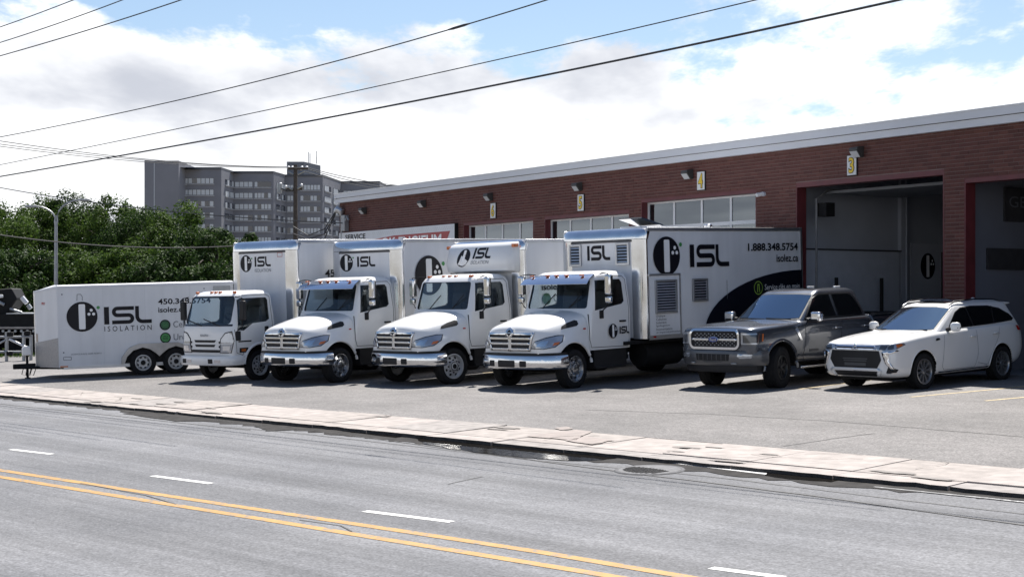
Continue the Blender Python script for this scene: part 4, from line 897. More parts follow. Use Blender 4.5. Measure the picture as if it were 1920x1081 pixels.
# ---- box bodies
def box_body(t, xf, xr, zb, zt, hw, cap=.27):
    L = MB().box(xr, xf - .13, -hw + .012, hw - .012, zb + .02, zt - .03).build('box_body', PANEL, t)
    MB().box(xf - .128, xf - .02, -hw + .30, hw - .30, zb + .02, zt - cap).build('front_panel', PANEL, t)
    for s in (-1, 1):
        pl = [(xf - .02, s * (hw - .36))] + [(xf - .13 + .12 * math.sin(a), s * (hw - .36 + .36 * math.cos(a))) for a in (R(90 - 15 * i) for i in range(1, 7))] + [(xf - .16, s * hw), (xf - .16, s * (hw - .03)), (xf - .10, s * (hw - .34))]
        MB().prism(pl, 'z', zb, zt - cap + .01).build('corner_post', ALU, t, smooth=True)
        MB().box(xr, xf - .16, s * (hw - .012) if s > 0 else -hw - .006, hw + .006 if s > 0 else -hw + .012, zt - .085, zt).build('top_rail', ALUD, t, bevel=.008)
        MB().box(xr, xf - .16, s * (hw - .012) if s > 0 else -hw - .004, hw + .004 if s > 0 else -hw + .012, zb - .03, zb + .06).build('bottom_rail', ALUD, t)
        MB().box(xr - .03, xr + .05, min(s * hw, s * (hw - .05)) - .004, max(s * hw, s * (hw - .05)) + .004, zb - .02, zt + .004).build('rear_post', ALUD, t)
    # rolled front-top nosing with rounded ends
    rings = []
    for y, k in [(-hw, .25), (-hw + .05, .62), (-hw + .14, .87), (-hw + .27, 1)] + [(-hw + .27 + (2 * hw - .54) * i / 6, 1) for i in range(1, 6)] + [(hw - .27, 1), (hw - .14, .87), (hw - .05, .62), (hw, .25)]:
        rx = .17 * k + .0; base = xf - .18
        rings.append([(base, y, zt - cap)] + [(base + rx * math.cos(R(90 * i / 8)), y, zt - cap + .02 + (cap - .02) * (.72 + .28 * k) * math.sin(R(90 * i / 8))) for i in range(9)] + [(base - .1, y, zt - .01)])
    MB().loft(rings).build('nosing', ALU, t, smooth=True)
    MB().box(xf - .03, xf - .012, -hw + .34, hw - .34, zt - cap - .045, zt - cap - .002).build('drip_rail', mat('dark_trim', (.06, .06, .065), .5), t)
    MB().box(xr, xf - .2, -hw + .05, hw - .05, zt - .03, zt - .004).build('roof_sheet', FASCIA, t)
    return L
def louvre(t, frame, x0, x1, z0, z1, n, m_back=None):
    """framed louvre: back, surround and separate slats standing out from the panel"""
    o, U, V = (Vector(q) for q in frame); N = U.cross(V)
    def bx(a, b, c, d, lo, hi, name, m, par, tilt=0.):
        vs = []
        for u in (a, b):
            for v, e in ((c, 0), (d, tilt)):
                for w in (lo, hi): vs.append(o + U * u + V * v + N * (w - e))
        return MB().add(vs, [(0, 1, 3, 2), (4, 6, 7, 5), (0, 4, 5, 1), (2, 3, 7, 6), (0, 2, 6, 4), (1, 5, 7, 3)]).build(name, m, par)
    L = bx(x0, x1, z0, z1, .001, .006, 'louvre', BLACKP, t); f = .045
    for a, b, c, d in ((x0, x0 + f, z0, z1), (x1 - f, x1, z0, z1), (x0 + f, x1 - f, z0, z0 + f), (x0 + f, x1 - f, z1 - f, z1)): bx(a, b, c, d, .006, .035, 'surround', ALUD, L)
    for i in range(n):
        z = z0 + f + (z1 - z0 - 2 * f) * (i + .2) / n; bx(x0 + f, x1 - f, z, z + (z1 - z0 - 2 * f) / n * .45, .022, .03, 'slat', ALUD, L, .012)
def chassis(t, xf, xr, axle, rear_kind, tyre_r, hw, zt, tanks=True):
    for s in (-1, 1): MB().box(xr + .2, xf, s * .42 - .04, s * .42 + .04, .62, .86).build('frame_rail', CHASSIS, t)
    MB().box(xr + .1, xf - 2.4, -hw + .15, hw - .15, .84, zt - .035).build('subfloor', CHASSIS, t)
    for x in (0, axle): MB().tube([(x, -.9, tyre_r), (x, .9, tyre_r)], .09, 10).build('axle', CHASSIS, t)
    MB().box(-.3, .5, -.35, .35, .42, .9).build('engine_sump', CHASSIS, t, bevel=.05)
    if tanks:
        MB().tube([(-2.45, .78, .58), (-3.75, .78, .58)], .29, 20).build('fuel_tank', CHASSIS, t, bevel=.02); MB().box(-3.6, -2.5, -1.0, -.5, .38, .84).build('battery_box', CHASSIS, t, bevel=.03)
        MB().box(-1.75, -.75, .72, 1.0, .36, .42).build('step', BLACKP, t, bevel=.01); MB().box(-1.80, -.72, .68, .98, .42, .80).build('step_panel', BLACKP, t); MB().box(-1.80, -.72, -.98, -.68, .42, .80).build('step_panel', BLACKP, t)
    for s in (-1, 1):
        put_wheel(rear_kind, tyre_r, .22, tyre_r * .64, t, axle, s * (hw - .20)); put_wheel(rear_kind, tyre_r, .22, tyre_r * .64, t, axle, s * (hw - .46))
        MB().box(axle - .62, axle - .60, s * (hw - .3) - .28, s * (hw - .3) + .28, .18, .85).build('mud_flap', RUBBER, t)
    MB().box(xr - .05, xr + .1, -1.0, 1.0, .5, .62).build('rear_bumper', CHASSIS, t)
# ---- conventional cab truck, built once and copied
HCAB = [(.78, -.47, -1.93, 1.015, .10, .07, .03), (1.0, -.47, -1.93, 1.035, .10, .07, .04), (1.60, -.50, -1.93, 1.04, .12, .07, .06), (1.70, -.55, -1.93, 1.035, .13, .08, .08), (2.32, -.73, -1.92, .975, .13, .10, .08), (2.42, -.80, -1.89, .94, .16, .12, .08), (2.485, -.95, -1.81, .86, .2, .14, .06), (2.51, -1.2, -1.62, .68, .2, .14, .04)]
def cab_shell(levels, inner_lo, inner_hi, win_side, win_front, xcut, t, glass):
    cab = planloft(levels).build('cab', [WHITE, INTER], t)
    inner = planloft([q for q in levels[:-1]], .055, inner_lo, inner_hi).build('cut', INTER)
    def cutters():
        cs = [MB().prism(w, 'y', -3, 3).build('cut', BLACKP) for w in win_side]; cs.append(MB().prism(win_front, 'x', xcut, 3).build('cut', BLACKP)); return cs
    boolean(cab, [inner] + cutters()); shade(cab, 35)
    sh = planloft(levels, .014).build('cut', glass); boolean(sh, [planloft(levels[:-1], .022, levels[0][0] + .01, levels[-2][0] - .008).build('cut', glass)])
    cs = [MB().prism(w, 'y', *yy).build('cut', BLACKP) for w in win_side for yy in ((.1, 3), (-3, -.1))] + [MB().prism(win_front, 'x', xcut, 3).build('cut', BLACKP)]
    for nm, c in zip(['side_window'] * (2 * len(win_side)) + ['windscreen'], cs):
        g = MB().build('x'); g.data = sh.data.copy(); g.name = nm; g.parent = t; boolean(g, [c], 'INTERSECT'); g.data.materials.clear(); g.data.materials.append(glass)
        for p in g.data.polygons: p.material_index = 0; p.use_smooth = False
        shade(g, 30)
    bpy.data.objects.remove(sh); return cab
def truck_base():
    t = empty('box_truck')
    win = [(-.72, 1.64), (-.83, 2.30), (-1.62, 2.31), (-1.68, 2.24), (-1.70, 1.82), (-1.62, 1.76), (-1.15, 1.70)]
    ws = rrect(-.90, .90, 1.69, 2.33, .06, 3); ws = [(y * (1 - .07 * (z - 1.69)), z) for y, z in ws]
    cab = cab_shell(HCAB, .95, 2.44, [win], ws, -.92, t, GLASS); tr = bvh(cab)
    # hood and fenders
    def hs(x, zt, c, e, s1, s2, f1, f2, zf=1.02, zb=.62):
        h = [(0, zt + c), (e * .55, zt + c * .8), (e, zt - .015), (s1, zt - .13), (s2, max(zt - .33, zf + .06)), (f1, zf), (f2, zf - .2), (f2, zb + .02), (f2 * .8, zb), (0, zb)]
        return [(x, y, z) for y, z in h] + [(x, -y, z) for y, z in h[-2:0:-1]]
    st = [hs(-.62, 1.63, .045, .80, .95, 1.0, 1.04, 1.045), hs(-.50, 1.62, .05, .80, .95, 1.0, 1.045, 1.06), hs(-.25, 1.57, .06, .79, .94, 1.0, 1.06, 1.085), hs(.10, 1.50, .07, .76, .92, .99, 1.07, 1.10), hs(.40, 1.43, .05, .75, .89, .97, 1.05, 1.08, 1.0), hs(.62, 1.38, .045, .72, .85, .92, .98, 1.0, .98, .66),
          hs(.75, 1.345, .035, .69, .80, .86, .90, .91, .95, .70), hs(.825, 1.28, .03, .66, .75, .80, .83, .84, .92, .74), hs(.855, 1.20, .02, .63, .70, .75, .78, .79, .90, .76), hs(.862, 1.14, .015, .60, .67, .72, .76, .77, .89, .77)]
    hood = MB().loft(st).build('hood', [WHITE, CHASSIS], t); subsurf(hood, 2); arches(hood, [(0, .43)], .555, 1.05); shade(hood, 40); ht = bvh(hood)
    for s in (-1, 1):
        a = [(.575 * math.cos(R(q)), .43 + .575 * math.sin(R(q))) for q in range(2, 178, 8)]
        MB().tube([(x, s * (1.045 if x > -.3 else 1.04) - s * max(0, x) * .10, z) for x, z in a], .032, 8).build('wheel_arch', WHITE, t, smooth=True)
        sd('hood_vent', [(.26, 1.27), (-.20, 1.33), (-.26, 1.37), (-.26, 1.44), (-.20, 1.455), (.02, 1.405), (.21, 1.335)], s, ht, BLACKP, t, off=.006)
        hl = dg('headlight', [(.83, .58, .90), (.70, .80, .885), (.52, .97, .92), (.36, 1.04, 1.03), (.33, 1.05, 1.14), (.45, .99, 1.14), (.66, .84, 1.10), (.80, .66, 1.03)], s, ht, LENS, t, off=.012)
        dg('headlight_rim', [(.835, .57, .885), (.70, .80, .87), (.51, .98, .905), (.34, 1.05, 1.02), (.31, 1.06, 1.155), (.45, 1.0, 1.16), (.66, .85, 1.12), (.80, .65, 1.045)], s, ht, BLACKP, t, off=.006)
        dg('indicator', [(.56, .94, .935), (.44, 1.0, .965), (.40, 1.02, 1.02), (.52, .96, 1.0)], s, ht, ORANGE, hl, off=.018)
        dg('reflector', [(.78, .66, .93), (.66, .82, .93), (.60, .88, 1.05), (.72, .76, 1.04)], s, ht, CHROME, hl, off=.018)
        sd('side_marker', [(-.36, 1.245), (-.44, 1.245), (-.44, 1.275), (-.36, 1.275)], s, ht, REDL, t, off=.01)
        ss('door_seam', [(-.56, 1.62), (-.55, 1.0), (-.60, .84), (-1.80, .82), (-1.84, .95), (-1.84, 1.7), (-1.80, 2.30), (-1.72, 2.38), (-.86, 2.38)], s, tr, BLACKP, t, w=.012)
        MB().box(-1.72, -1.52, s * 1.045 - .015, s * 1.045 + .025, 1.36, 1.40).build('door_handle', BLACKP, t, bevel=.008)
        MB().box(-.98, -.86, s * 1.04 - .01, s * 1.04 + .03, 1.46, 1.64).build('mirror_foot', BLACKP, t, bevel=.012)
        MB().tube([(-.92, s * 1.04, 1.60), (-.86, s * 1.26, 1.72), (-.84, s * 1.32, 1.85), (-.84, s * 1.32, 2.44), (-.90, s * 1.15, 2.46), (-.98, s * .98, 2.44)], .014, 6).build('mirror_bracket', BLACKP, t)
        MB().box(-.90, -.80, s * 1.33 - .085, s * 1.33 + .085, 1.98, 2.42).build('mirror', CHROME, t, bevel=.035, seg=3); MB().box(-.90, -.80, s * 1.33 - .085, s * 1.33 + .085, 1.80, 1.95).build('mirror', CHROME, t, bevel=.035, seg=3)
        MB().box(-.905, -.90, s * 1.33 - .085, s * 1.33 + .085, 2.0, 2.40).build('mirror_glass', DARKGL, t)
    # grille
    g = drape('grille', [(-.66, 1.215), (-.56, .835), (.56, .835), (.66, 1.215)], FRONT, ht, BLACKP, t, off=.010)
    for z, w in ((1.20, .655), (1.10, .63), (.99, .60), (.87, .57)): drape('grille_bar', [(-w, z - .022), (w, z - .022), (w, z + .022), (-w, z + .022)], FRONT, ht, CHROME, g, off=.04, thick=.03)
    drape('grille_post', [(-.04, .83), (.04, .83), (.05, 1.22), (-.05, 1.22)], FRONT, ht, CHROME, g, off=.045, thick=.03)
    for s in (-1, 1): drape('grille_edge', [(s * .55, .83), (s * .59, .83), (s * .69, 1.23), (s * .645, 1.23)], FRONT, ht, CHROME, g, off=.035, thick=.03)
    em = drape('emblem', ell(0, 1.215, .115, .10, 24)[0], FRONT, ht, CHROME, t, off=.06, thick=.03); drape('emblem_diamond', [(-.08, 1.215), (0, 1.15), (.08, 1.215), (0, 1.28)], FRONT, ht, BLACKP, em, off=.066); drape('emblem_bar', [(-.085, 1.208), (.085, 1.208), (.085, 1.222), (-.085, 1.222)], FRONT, ht, CHROME, em, off=.07)
    # bumper
    path = [(.28, 1.13), (.48, 1.115), (.66, 1.04), (.80, .92), (.90, .74), (.96, .48), (.99, .24), (1.0, 0)]
    bp = bumperpath(path, [(-.03, .455), (.0, .45), (.022, .48), (.03, .56), (.022, .69), (0, .735), (-.03, .74)], 'bumper', CHROME, t); bt = bvh(bp)
    bumperpath([(x - .005, y) for x, y in path], [(-.06, .735), (-.01, .735), (-.015, .79), (-.06, .79)], 'bumper_gap_trim', BLACKP, t)
    for a, b, z0, z1, nm in ((-.25, .25, .49, .64, 'plate_recess'), (-.55, -.38, .50, .63, 'bumper_slot'), (.38, .55, .50, .63, 'bumper_slot')): drape(nm, rrect(a, b, z0, z1, .02, 2), FRONT, bt, BLACKP, bp, off=.005)
    # inside the cab
    MB().prism([(-.58, 1.2), (-.58, 1.62), (-.80, 1.66), (-.98, 1.58), (-1.0, 1.2)], 'y', -.94, .94).build('dashboard', INTER, t, bevel=.03)
    for y in (.48, -.48): MB().box(-1.55, -1.1, y - .26, y + .26, 1.2, 1.36).build('seat', INTER, t, bevel=.05); MB().prism([(-1.5, 1.3), (-1.62, 2.08), (-1.72, 2.08), (-1.66, 1.3)], 'y', y - .25, y + .25).build('seat_back', INTER, t, bevel=.04)
    w = MB(); n = 24; c = Vector((-1.02, .48, 1.68)); e1 = Vector((0, 1, 0)); e2 = Vector((.55, 0, .83)).normalized(); w.tube([c + .21 * (math.cos(2 * math.pi * i / n) * e1 + math.sin(2 * math.pi * i / n) * e2) for i in range(n + 1)], .017, 6); w.tube([c, c + Vector((.2, 0, -.2))], .03, 6); w.tube([c - e1 * .2, c + e1 * .2], .018, 6)
    w.build('steering_wheel', BLACKP, t)
    for y0, y1 in ((.35, .75), (-.45, -.05)): MB().tube([(-.575, y0, 1.66), (-.64, y1, 2.02)], .012, 5).build('wiper', BLACKP, t)
    for s in (-1, 1): put_wheel_f(t, s)
    return t
def put_wheel_f(t, s): pass
def add_truck(px, py, phi, label, variant, proto):
    t = copy_tree(proto, None); t.matrix_world = pose(px, py, phi, 1.08); tag(t, label, 'truck', 'white box trucks')
    kind = {'a': 'truck_chrome', 'b': 'truck_steel', 'c': 'truck_chrome'}[variant]
    for s in (-1, 1): put_wheel(kind, .415, .25, .275, t, 0, s * .955, steer=R({'a': 5, 'b': -3, 'c': 2}[variant]))
    xf, xr, zb, zt = {'a': (-2.12, -8.36, .95, 3.45), 'b': (-2.04, -8.0, .95, 3.30), 'c': (-1.86, -7.6, .95, 3.42)}[variant]
    chassis(t, .75, xr, -4.9 if variant != 'c' else -4.6, 'truck_rear', .415, 1.24, zb)
    hw = 1.27; box_body(t, xf, xr, zb, zt, hw)
    SF = ((xf - .02, hw + .003, 0), (-1, 0, 0), (0, 0, 1)); FF = ((xf - .016, 0, 0), (0, 1, 0), (0, 0, 1)); S = lambda x: xf - .02 - x
    if variant == 'a':
        louvre(t, FF, -1.0 + .03, -.60, 2.62, 3.12, 6); louvre(t, FF, .46, .86, 2.62, 3.12, 6)
        flat('lettering', [shift(q, -.42, 2.74) for q in isl2d(.70, .34)], FF, BLACK, t, .003)
        logo(t, SF, S(-2.95), 2.80, .48, .44, off=.002); flat('lettering', [shift(q, S(-3.80), 2.53) for q in isl2d(1.50, .52)], SF, BLACK, t, .002)
        flat('lettering', [shift(text2d('1.888.348.5754', 2.12, .19, .025), S(-6.07), 2.88)], SF, BLACK, t, .002); flat('lettering', [shift(text2d('isolez.ca', .94, .19, .015), S(-7.25), 2.60)], SF, BLACK, t, .002)
        ac = [(S(-4.30 - 4.04 * (1 - math.cos(R(q)))), .99 + 1.40 * math.sin(R(q))) for q in range(0, 91, 6)] + [(S(-8.34), .99)]
        flat('black_swoosh', [poly2d(ac)], SF, NAVY, t, .002)
        flat('badge_ring', [ribbon([(S(-6.45) + .17 * math.cos(2 * math.pi * i / 24), 1.98 + .155 * math.sin(2 * math.pi * i / 24)) for i in range(24)], .02, True), ribbon([(S(-6.45) - .04, 1.88), (S(-6.45) - .02, 2.06), (S(-6.45) + .03, 2.06), (S(-6.45) + .05, 1.88)], .03)], SF, LIME, t, .006)
        flat('lettering', [shift(text2d('Service clés en main', 1.5, .14), S(-6.72), 1.92)], SF, GREYV if False else DECALW, t, .006)
        # service hatch with louvre, smaller louvre, list of services
        o = MB().box(-3.36, -2.30, hw + .001, hw + .016, 1.02, 2.36).build('service_hatch', PANEL, t)
        MB().box(-3.40, -3.355, hw + .001, hw + .03, 1.0, 2.40).build('hatch_frame', ALUD, t); MB().box(-3.40, -2.28, hw + .001, hw + .03, 2.355, 2.40).build('hatch_frame', ALUD, t)
        louvre(t, ((xf - .02, hw + .017, 0), (-1, 0, 0), (0, 0, 1)), S(-2.48), S(-3.25), 1.50, 2.26, 11); louvre(t, SF, S(-3.86), S(-4.42), 1.73, 2.26, 7)
        for i, s in enumerate(('Uréthane', 'Cellulose', 'Isolement', 'Ignifugation', 'Insonorisation', 'et imperméabilisation')): flat('lettering', [shift(text2d(s, .045 * len(s) * .9, .055), S(-2.5), 1.42 - i * .075)], SF, NAVY, t, .016)
        MB().box(-5.2, -5.19, hw + .001, hw + .006, 1.75, 2.2).build('panel_rod', GALV, t)
        for k, x in enumerate((-2.45, -5.4, -8.2)): MB().box(x - .04, x + .04, hw + .004, hw + .02, .965, 1.0).build('marker_lamp', REDL, t)
        MB().box(-3.3, -2.6, .2, .8, zt, zt + .05).build('vent_base', WHITE, t, bevel=.01)
        MB().prism([(-3.35, zt + .05), (-2.60, zt + .22), (-2.60, zt + .25), (-3.38, zt + .08)], 'y', .15, .85).build('vent_lid', mat('smoked_acrylic', (.02, .03, .05), .08, coat=1.), t)
        MB().tube([(-5.0, .9, zt), (-5.0, .9, zt + .09)], .1, 12).build('roof_vent', ALU, t, bevel=.02)
        cs = ((-1.0, 1.062, 0), (-1, 0, 0), (0, 0, 1)); logo(t, cs, .28, 1.17, .15, .16, green=False); flat('lettering', [shift(q, .50, 1.10) for q in isl2d(.33, .16)], cs, BLACK, t)
        fs = ((-.1, 1.09, 0), (-1, 0, 0), (0, 0, 1))
    if variant == 'b':
        nose = [plan(2.52, xf + .12, xf - .1, 1.13, .1, .02, .03), plan(2.57, xf + .30, xf - .1, 1.17, .16, .02, .06), plan(2.75, xf + .33, xf - .1, 1.18, .16, .02, .06), plan(3.14, xf + .22, xf - .1, 1.17, .14, .02, .05), plan(3.22, xf + .14, xf - .1, 1.14, .12, .02, .04), plan(3.25, xf + .02, xf - .1, 1.10, .1, .02, .02)]
        nz = MB().loft(nose).build('wind_deflector', WHITE, t, smooth=True); nt = bvh(nz); sh = .16
        def dl(items, m, nm):
            for vs, fs in items:
                o = Vector(FRONT[0]); pts = []
                for x, y in vs:
                    p = Vector((3, x, y)); h = nt.ray_cast(p, Vector((-1, 0, 0))); pts.append((h[0] if h[0] is not None else Vector((xf + .3, x, y))) + Vector((.008 if m is not DECALW else .012, 0, 0)))
                MB().add(pts, fs).build(nm, m, nz, fix=False)
        dl([shift(ell(-.45, 0, .23, .22), 0, 2.90, 1, 1, .22)], BLACK, 'logo_disc'); dl([shift(poly2d(rrect(-.49, -.40, -.19, .19, .02)), 0, 2.90, 1, 1, .22)], DECALW, 'logo_slot')
        dl([shift(q, -.12, 2.87, 1, 1, .22) for q in isl2d(.62, .26)], BLACK, 'lettering'); dl([shift(text2d('ISOLATION', .62, .085), -.16, 2.74, 1, 1, .22)], GREYV, 'lettering')
        for s in (-1, 1): MB().box(xf + .02, xf + .16, s * 1.16 - .05, s * 1.16 + .05, 3.12, 3.2).build('marker_lamp', ORANGE, t, bevel=.01)
        flat('lettering', [shift(text2d('450.348.5754', 1.7, .18, .02), S(-2.70), 2.30)], SF, BLACK, t, .002); flat('lettering', [shift(text2d('isolez.ca', .95, .16, .015), S(-2.70), 2.07)], SF, BLACK, t, .002)
        for z, s in ((1.86, 'Cellulose'), (1.45, 'Uréthane')): flat('service_dot', [ell(S(-2.86), z, .15, .14)], SF, mat('dark_green_vinyl', (.02, .09, .04), .4), t, .002); flat('lettering', [shift(text2d(s, .75, .16), S(-3.10), z - .07)], SF, GREYV, t, .002)
    if variant == 'c':
        logo(t, FF, -.66, 2.87, .24, .22); flat('lettering', [shift(q, -.26, 2.76) for q in isl2d(.66, .26)], FF, BLACK, t)
        logo(t, SF, S(-2.90), 2.50, .50, .50, off=.002); flat('lettering', [shift(q, S(-3.7), 2.2) for q in isl2d(1.5, .52)], SF, BLACK, t, .002)
    if variant in ('a', 'c'):
        # polished sun visor hung over the windscreen
        n = 12; rows = []
        for fx, fz, fw in ((-.80, 2.44, .90), (-.66, 2.41, .96), (-.50, 2.33, 1.0), (-.40, 2.23, 1.02), (-.40, 2.225, 1.02), (-.52, 2.32, .99), (-.68, 2.395, .95), (-.80, 2.42, .89)):
            rows.append([(fx - .10 * (abs(-1 + 2 * i / n) ** 3), fw * (-1 + 2 * i / n), fz - .0 * abs(-1 + 2 * i / n)) for i in range(n + 1)])
        vs = [p for r in rows for p in r]; m = n + 1; fs = [(r * m + i, r * m + i + 1, ((r + 1) % 8) * m + i + 1, ((r + 1) % 8) * m + i) for r in range(8) for i in range(n)]
        MB().add(vs, fs).build('sun_visor', mat('polished_visor', (.62, .66, .74), .14, 1., rough_vary=.06), t, smooth=True)
        for y in (-.78, -.30, -.02, .28, .74): MB().box(-.70, -.60, y - .04, y + .04, 2.405, 2.435).build('marker_lamp', ORANGE, t, bevel=.015)
    else:
        for y in (-.74, -.22, 0, .22, .74): MB().box(-.96, -.86, y - .045, y + .045, 2.43, 2.485).build('marker_lamp', ORANGE, t, bevel=.015)
    return t
proto = truck_base()
add_truck(1080, 727.5, 45, 'white box truck with louvred body, black swoosh and phone number on its side', 'a', proto)
add_truck(853, 720, 44, 'white box truck with rounded wind deflector above its cab', 'b', proto)
add_truck(640, 717, 49, 'white conventional truck with blue sun visor and logo high on its plain box front', 'c', proto)
def drop(o):
    for c in list(o.children): drop(c)
    bpy.data.objects.remove(o)
drop(proto)
def shadow_catch(): pass
# ---- cab-over box truck
def cabover():
    t = empty('box_truck', label='smaller cab-over white box truck, leftmost of the trucks', cat='truck', group='white box trucks')
    lv = [(.62, .93, -.52, .95, .12, .06, .05), (.95, .95, -.52, .97, .14, .06, .06), (1.34, .93, -.52, .98, .15, .06, .07), (1.42, .90, -.52, .975, .16, .06, .08), (2.08, .70, -.50, .90, .16, .08, .08), (2.17, .62, -.48, .87, .18, .1, .08), (2.23, .45, -.42, .78, .2, .12, .06), (2.25, .2, -.3, .6, .2, .12, .04)]
    win = [(.72, 1.28), (.62, 2.02), (.55, 2.06), (-.28, 2.06), (-.33, 2.0), (-.33, 1.52), (-.22, 1.46), (.22, 1.43), (.52, 1.26)]
    ws = [(y * (1 - .07 * (z - 1.43)), z) for y, z in rrect(-.86, .86, 1.43, 2.12, .10, 3)]
    cab = cab_shell(lv, .9, 2.18, [win], ws, .42, t, GLASS); tr = bvh(cab)
    boolean(cab, [cyl_cut(0, .40, .50, s * .62, s * 1.3) for s in (-1, 1)]); shade(cab, 35)
    blk = mat('glass_border', (.01, .01, .012), .1, coat=.6)
    drape('glass_border', [(-.92, 1.38), (.92, 1.38), (.915, 1.43), (-.915, 1.43)], FRONT, tr, blk, t, off=.004)
    # front details
    for z, w in ((1.01, .42), (.90, .40)): drape('grille_slot', [(-w, z + .03), (-w + .05, z - .03), (w - .05, z - .03), (w, z + .03)], FRONT, tr, BLACKP, t, off=.004)
    drape('grille_slot', [(-.60, .80), (-.58, .73), (.58, .73), (.60, .80)], FRONT, tr, BLACKP, t, off=.004)
    for s in (-1, 1):
        drape('grille_nick', [(s * .50, 1.0), (s * .62, 1.03), (s * .58, .97), (s * .52, .95)], FRONT, tr, BLACKP, t, off=.004); drape('grille_nick', [(s * .50, .89), (s * .60, .93), (s * .58, .86), (s * .52, .84)], FRONT, tr, BLACKP, t, off=.004)
        dg('headlight_rim', [(.99, .60, .72), (.86, .90, .72), (.79, .94, 1.02), (.83, .91, 1.265), (.925, .75, 1.225), (.98, .62, 1.07)], s, tr, BLACKP, t, off=.006)
        hl = dg('headlight', [(.98, .62, .74), (.86, .88, .74), (.80, .93, 1.02), (.84, .90, 1.24), (.92, .76, 1.20), (.97, .64, 1.06)], s, tr, LENS, t, off=.012)
        dg('headlight_divider', [(.975, .63, .935), (.84, .90, .935), (.84, .90, .955), (.975, .63, .955)], s, tr, WHITE, hl, off=.02); dg('lamp_bowl', [(.95, .68, .78), (.87, .85, .78), (.86, .87, .9), (.95, .68, .9)], s, tr, CHROME, hl, off=.018)
        ss('door_seam', [(.80, 1.30), (.74, .72), (.55, .66), (.52, .74)], s, tr, BLACKP, t, w=.012); ss('door_seam', [(-.38, .9), (-.42, 1.4), (-.40, 2.08), (-.30, 2.13), (.60, 2.12)], s, tr, BLACKP, t, w=.012)
        a = [(.52 * math.cos(R(q)), .40 + .52 * math.sin(R(q))) for q in range(4, 180, 8)]; MB().tube([(x, s * .965, z) for x, z in a], .035, 8).build('wheel_arch', WHITE, t, smooth=True)
        sd('side_slot', [(.70, .98), (.28, .98), (.28, 1.015), (.70, 1.015)], s, tr, BLACKP, t, off=.006); sd('side_lamp', [(.66, .72), (.38, .72), (.38, .84), (.66, .84)], s, tr, BLACKP, t, off=.006); sd('side_lamp_lens', [(.60, .75), (.46, .75), (.46, .81), (.60, .81)], s, tr, ORANGE, t, off=.012)
        MB().box(-.28, -.16, s * .975 - .01, s * .975 + .025, 1.10, 1.34).build('door_handle', BLACKP, t, bevel=.012)
        MB().box(.62, .72, s * 1.14 - .09, s * 1.14 + .09, 1.52, 2.0).build('mirror', BLACKP, t, bevel=.03, seg=3); MB().tube([(.70, s * .90, 2.10), (.68, s * 1.12, 2.08), (.67, s * 1.14, 1.6), (.67, s * 1.10, 1.36), (.72, s * .96, 1.26)], .016, 6).build('mirror_bracket', BLACKP, t)
        MB().box(.62, .78, s * .965 - .01, s * .965 + .03, 1.02, 1.26).build('mirror_foot', BLACKP, t, bevel=.02)
        put_wheel('truck_steel_s', .375, .21, .245, t, 0, s * .86)
    flat('lettering', [shift(text2d('ISUZU', .30, .055, .02), -.15, 1.13)], ((.965, 0, 0), (0, 1, 0), (0, 0, 1)), GREYV, t)
    bp = bumperpath([(.55, .98), (.80, .98), (.98, .90), (1.06, .70), (1.09, .35), (1.10, 0)], [(-.08, .42), (0, .42), (.02, .45), (.025, .58), (.0, .645), (-.08, .65)], 'bumper', WHITE, t); bt = bvh(bp)
    for a, b in ((-.72, -.56), (.30, .46)): drape('bumper_slot', [(a, .47), (b, .47), (b, .58), (a, .58)], FRONT, bt, BLACKP, bp, off=.004)
    drape('fog_lamp', [(.52, .49), (.72, .49), (.72, .56), (.52, .56)], FRONT, bt, LENS, bp, off=.006); drape('fog_lamp', [(-.52, .49), (-.34, .49), (-.34, .56), (-.52, .56)], FRONT, bt, LENS, bp, off=.006)
    MB().prism([(.86, 1.0), (.86, 1.40), (.62, 1.44), (.42, 1.34), (.42, 1.0)], 'y', -.86, .86).build('dashboard', INTER, t, bevel=.03)
    for y in (.45, -.45): MB().box(-.2, .25, y - .25, y + .25, .95, 1.15).build('seat', INTER, t, bevel=.05); MB().prism([(-.16, 1.1), (-.3, 1.85), (-.4, 1.85), (-.3, 1.1)], 'y', y - .24, y + .24).build('seat_back', INTER, t, bevel=.04)
    w = MB(); n = 24; c = Vector((.42, .45, 1.55)); e1 = Vector((0, 1, 0)); e2 = Vector((.75, 0, .66)).normalized(); w.tube([c + .21 * (math.cos(2 * math.pi * i / n) * e1 + math.sin(2 * math.pi * i / n) * e2) for i in range(n + 1)], .017, 6); w.tube([c, c + Vector((.16, 0, -.25))], .03, 6); w.tube([c - e1 * .2, c + e1 * .2], .018, 6); w.build('steering_wheel', BLACKP, t)
    for y0, y1 in ((-.75, -.15), (-.05, .55)): MB().tube([(.915, y0, 1.56), (.945, y1, 1.40)], .014, 5).build('wiper', BLACKP, t)
    for y in (-.72, -.16, 0, .16, .70): MB().box(.50, .58, y - .035, y + .035, 2.18, 2.24).build('marker_lamp', ORANGE, t, bevel=.015)
    xf, xr, zb, zt = -.98, -6.0, .92, 3.50; box_body(t, xf, xr, zb, zt, 1.24); chassis(t, .7, xr, -3.8, 'truck_rear', .375, 1.18, zb, tanks=False)
    MB().box(-2.6, -1.2, .55, .95, .4, .85).build('tool_box', CHASSIS, t, bevel=.03); MB().box(-2.6, -1.2, -.95, -.55, .4, .85).build('fuel_tank', CHASSIS, t, bevel=.06)
    FF = ((xf - .016, 0, 0), (0, 1, 0), (0, 0, 1)); SF = ((xf - .02, 1.243, 0), (-1, 0, 0), (0, 0, 1)); S = lambda x: xf - .02 - x
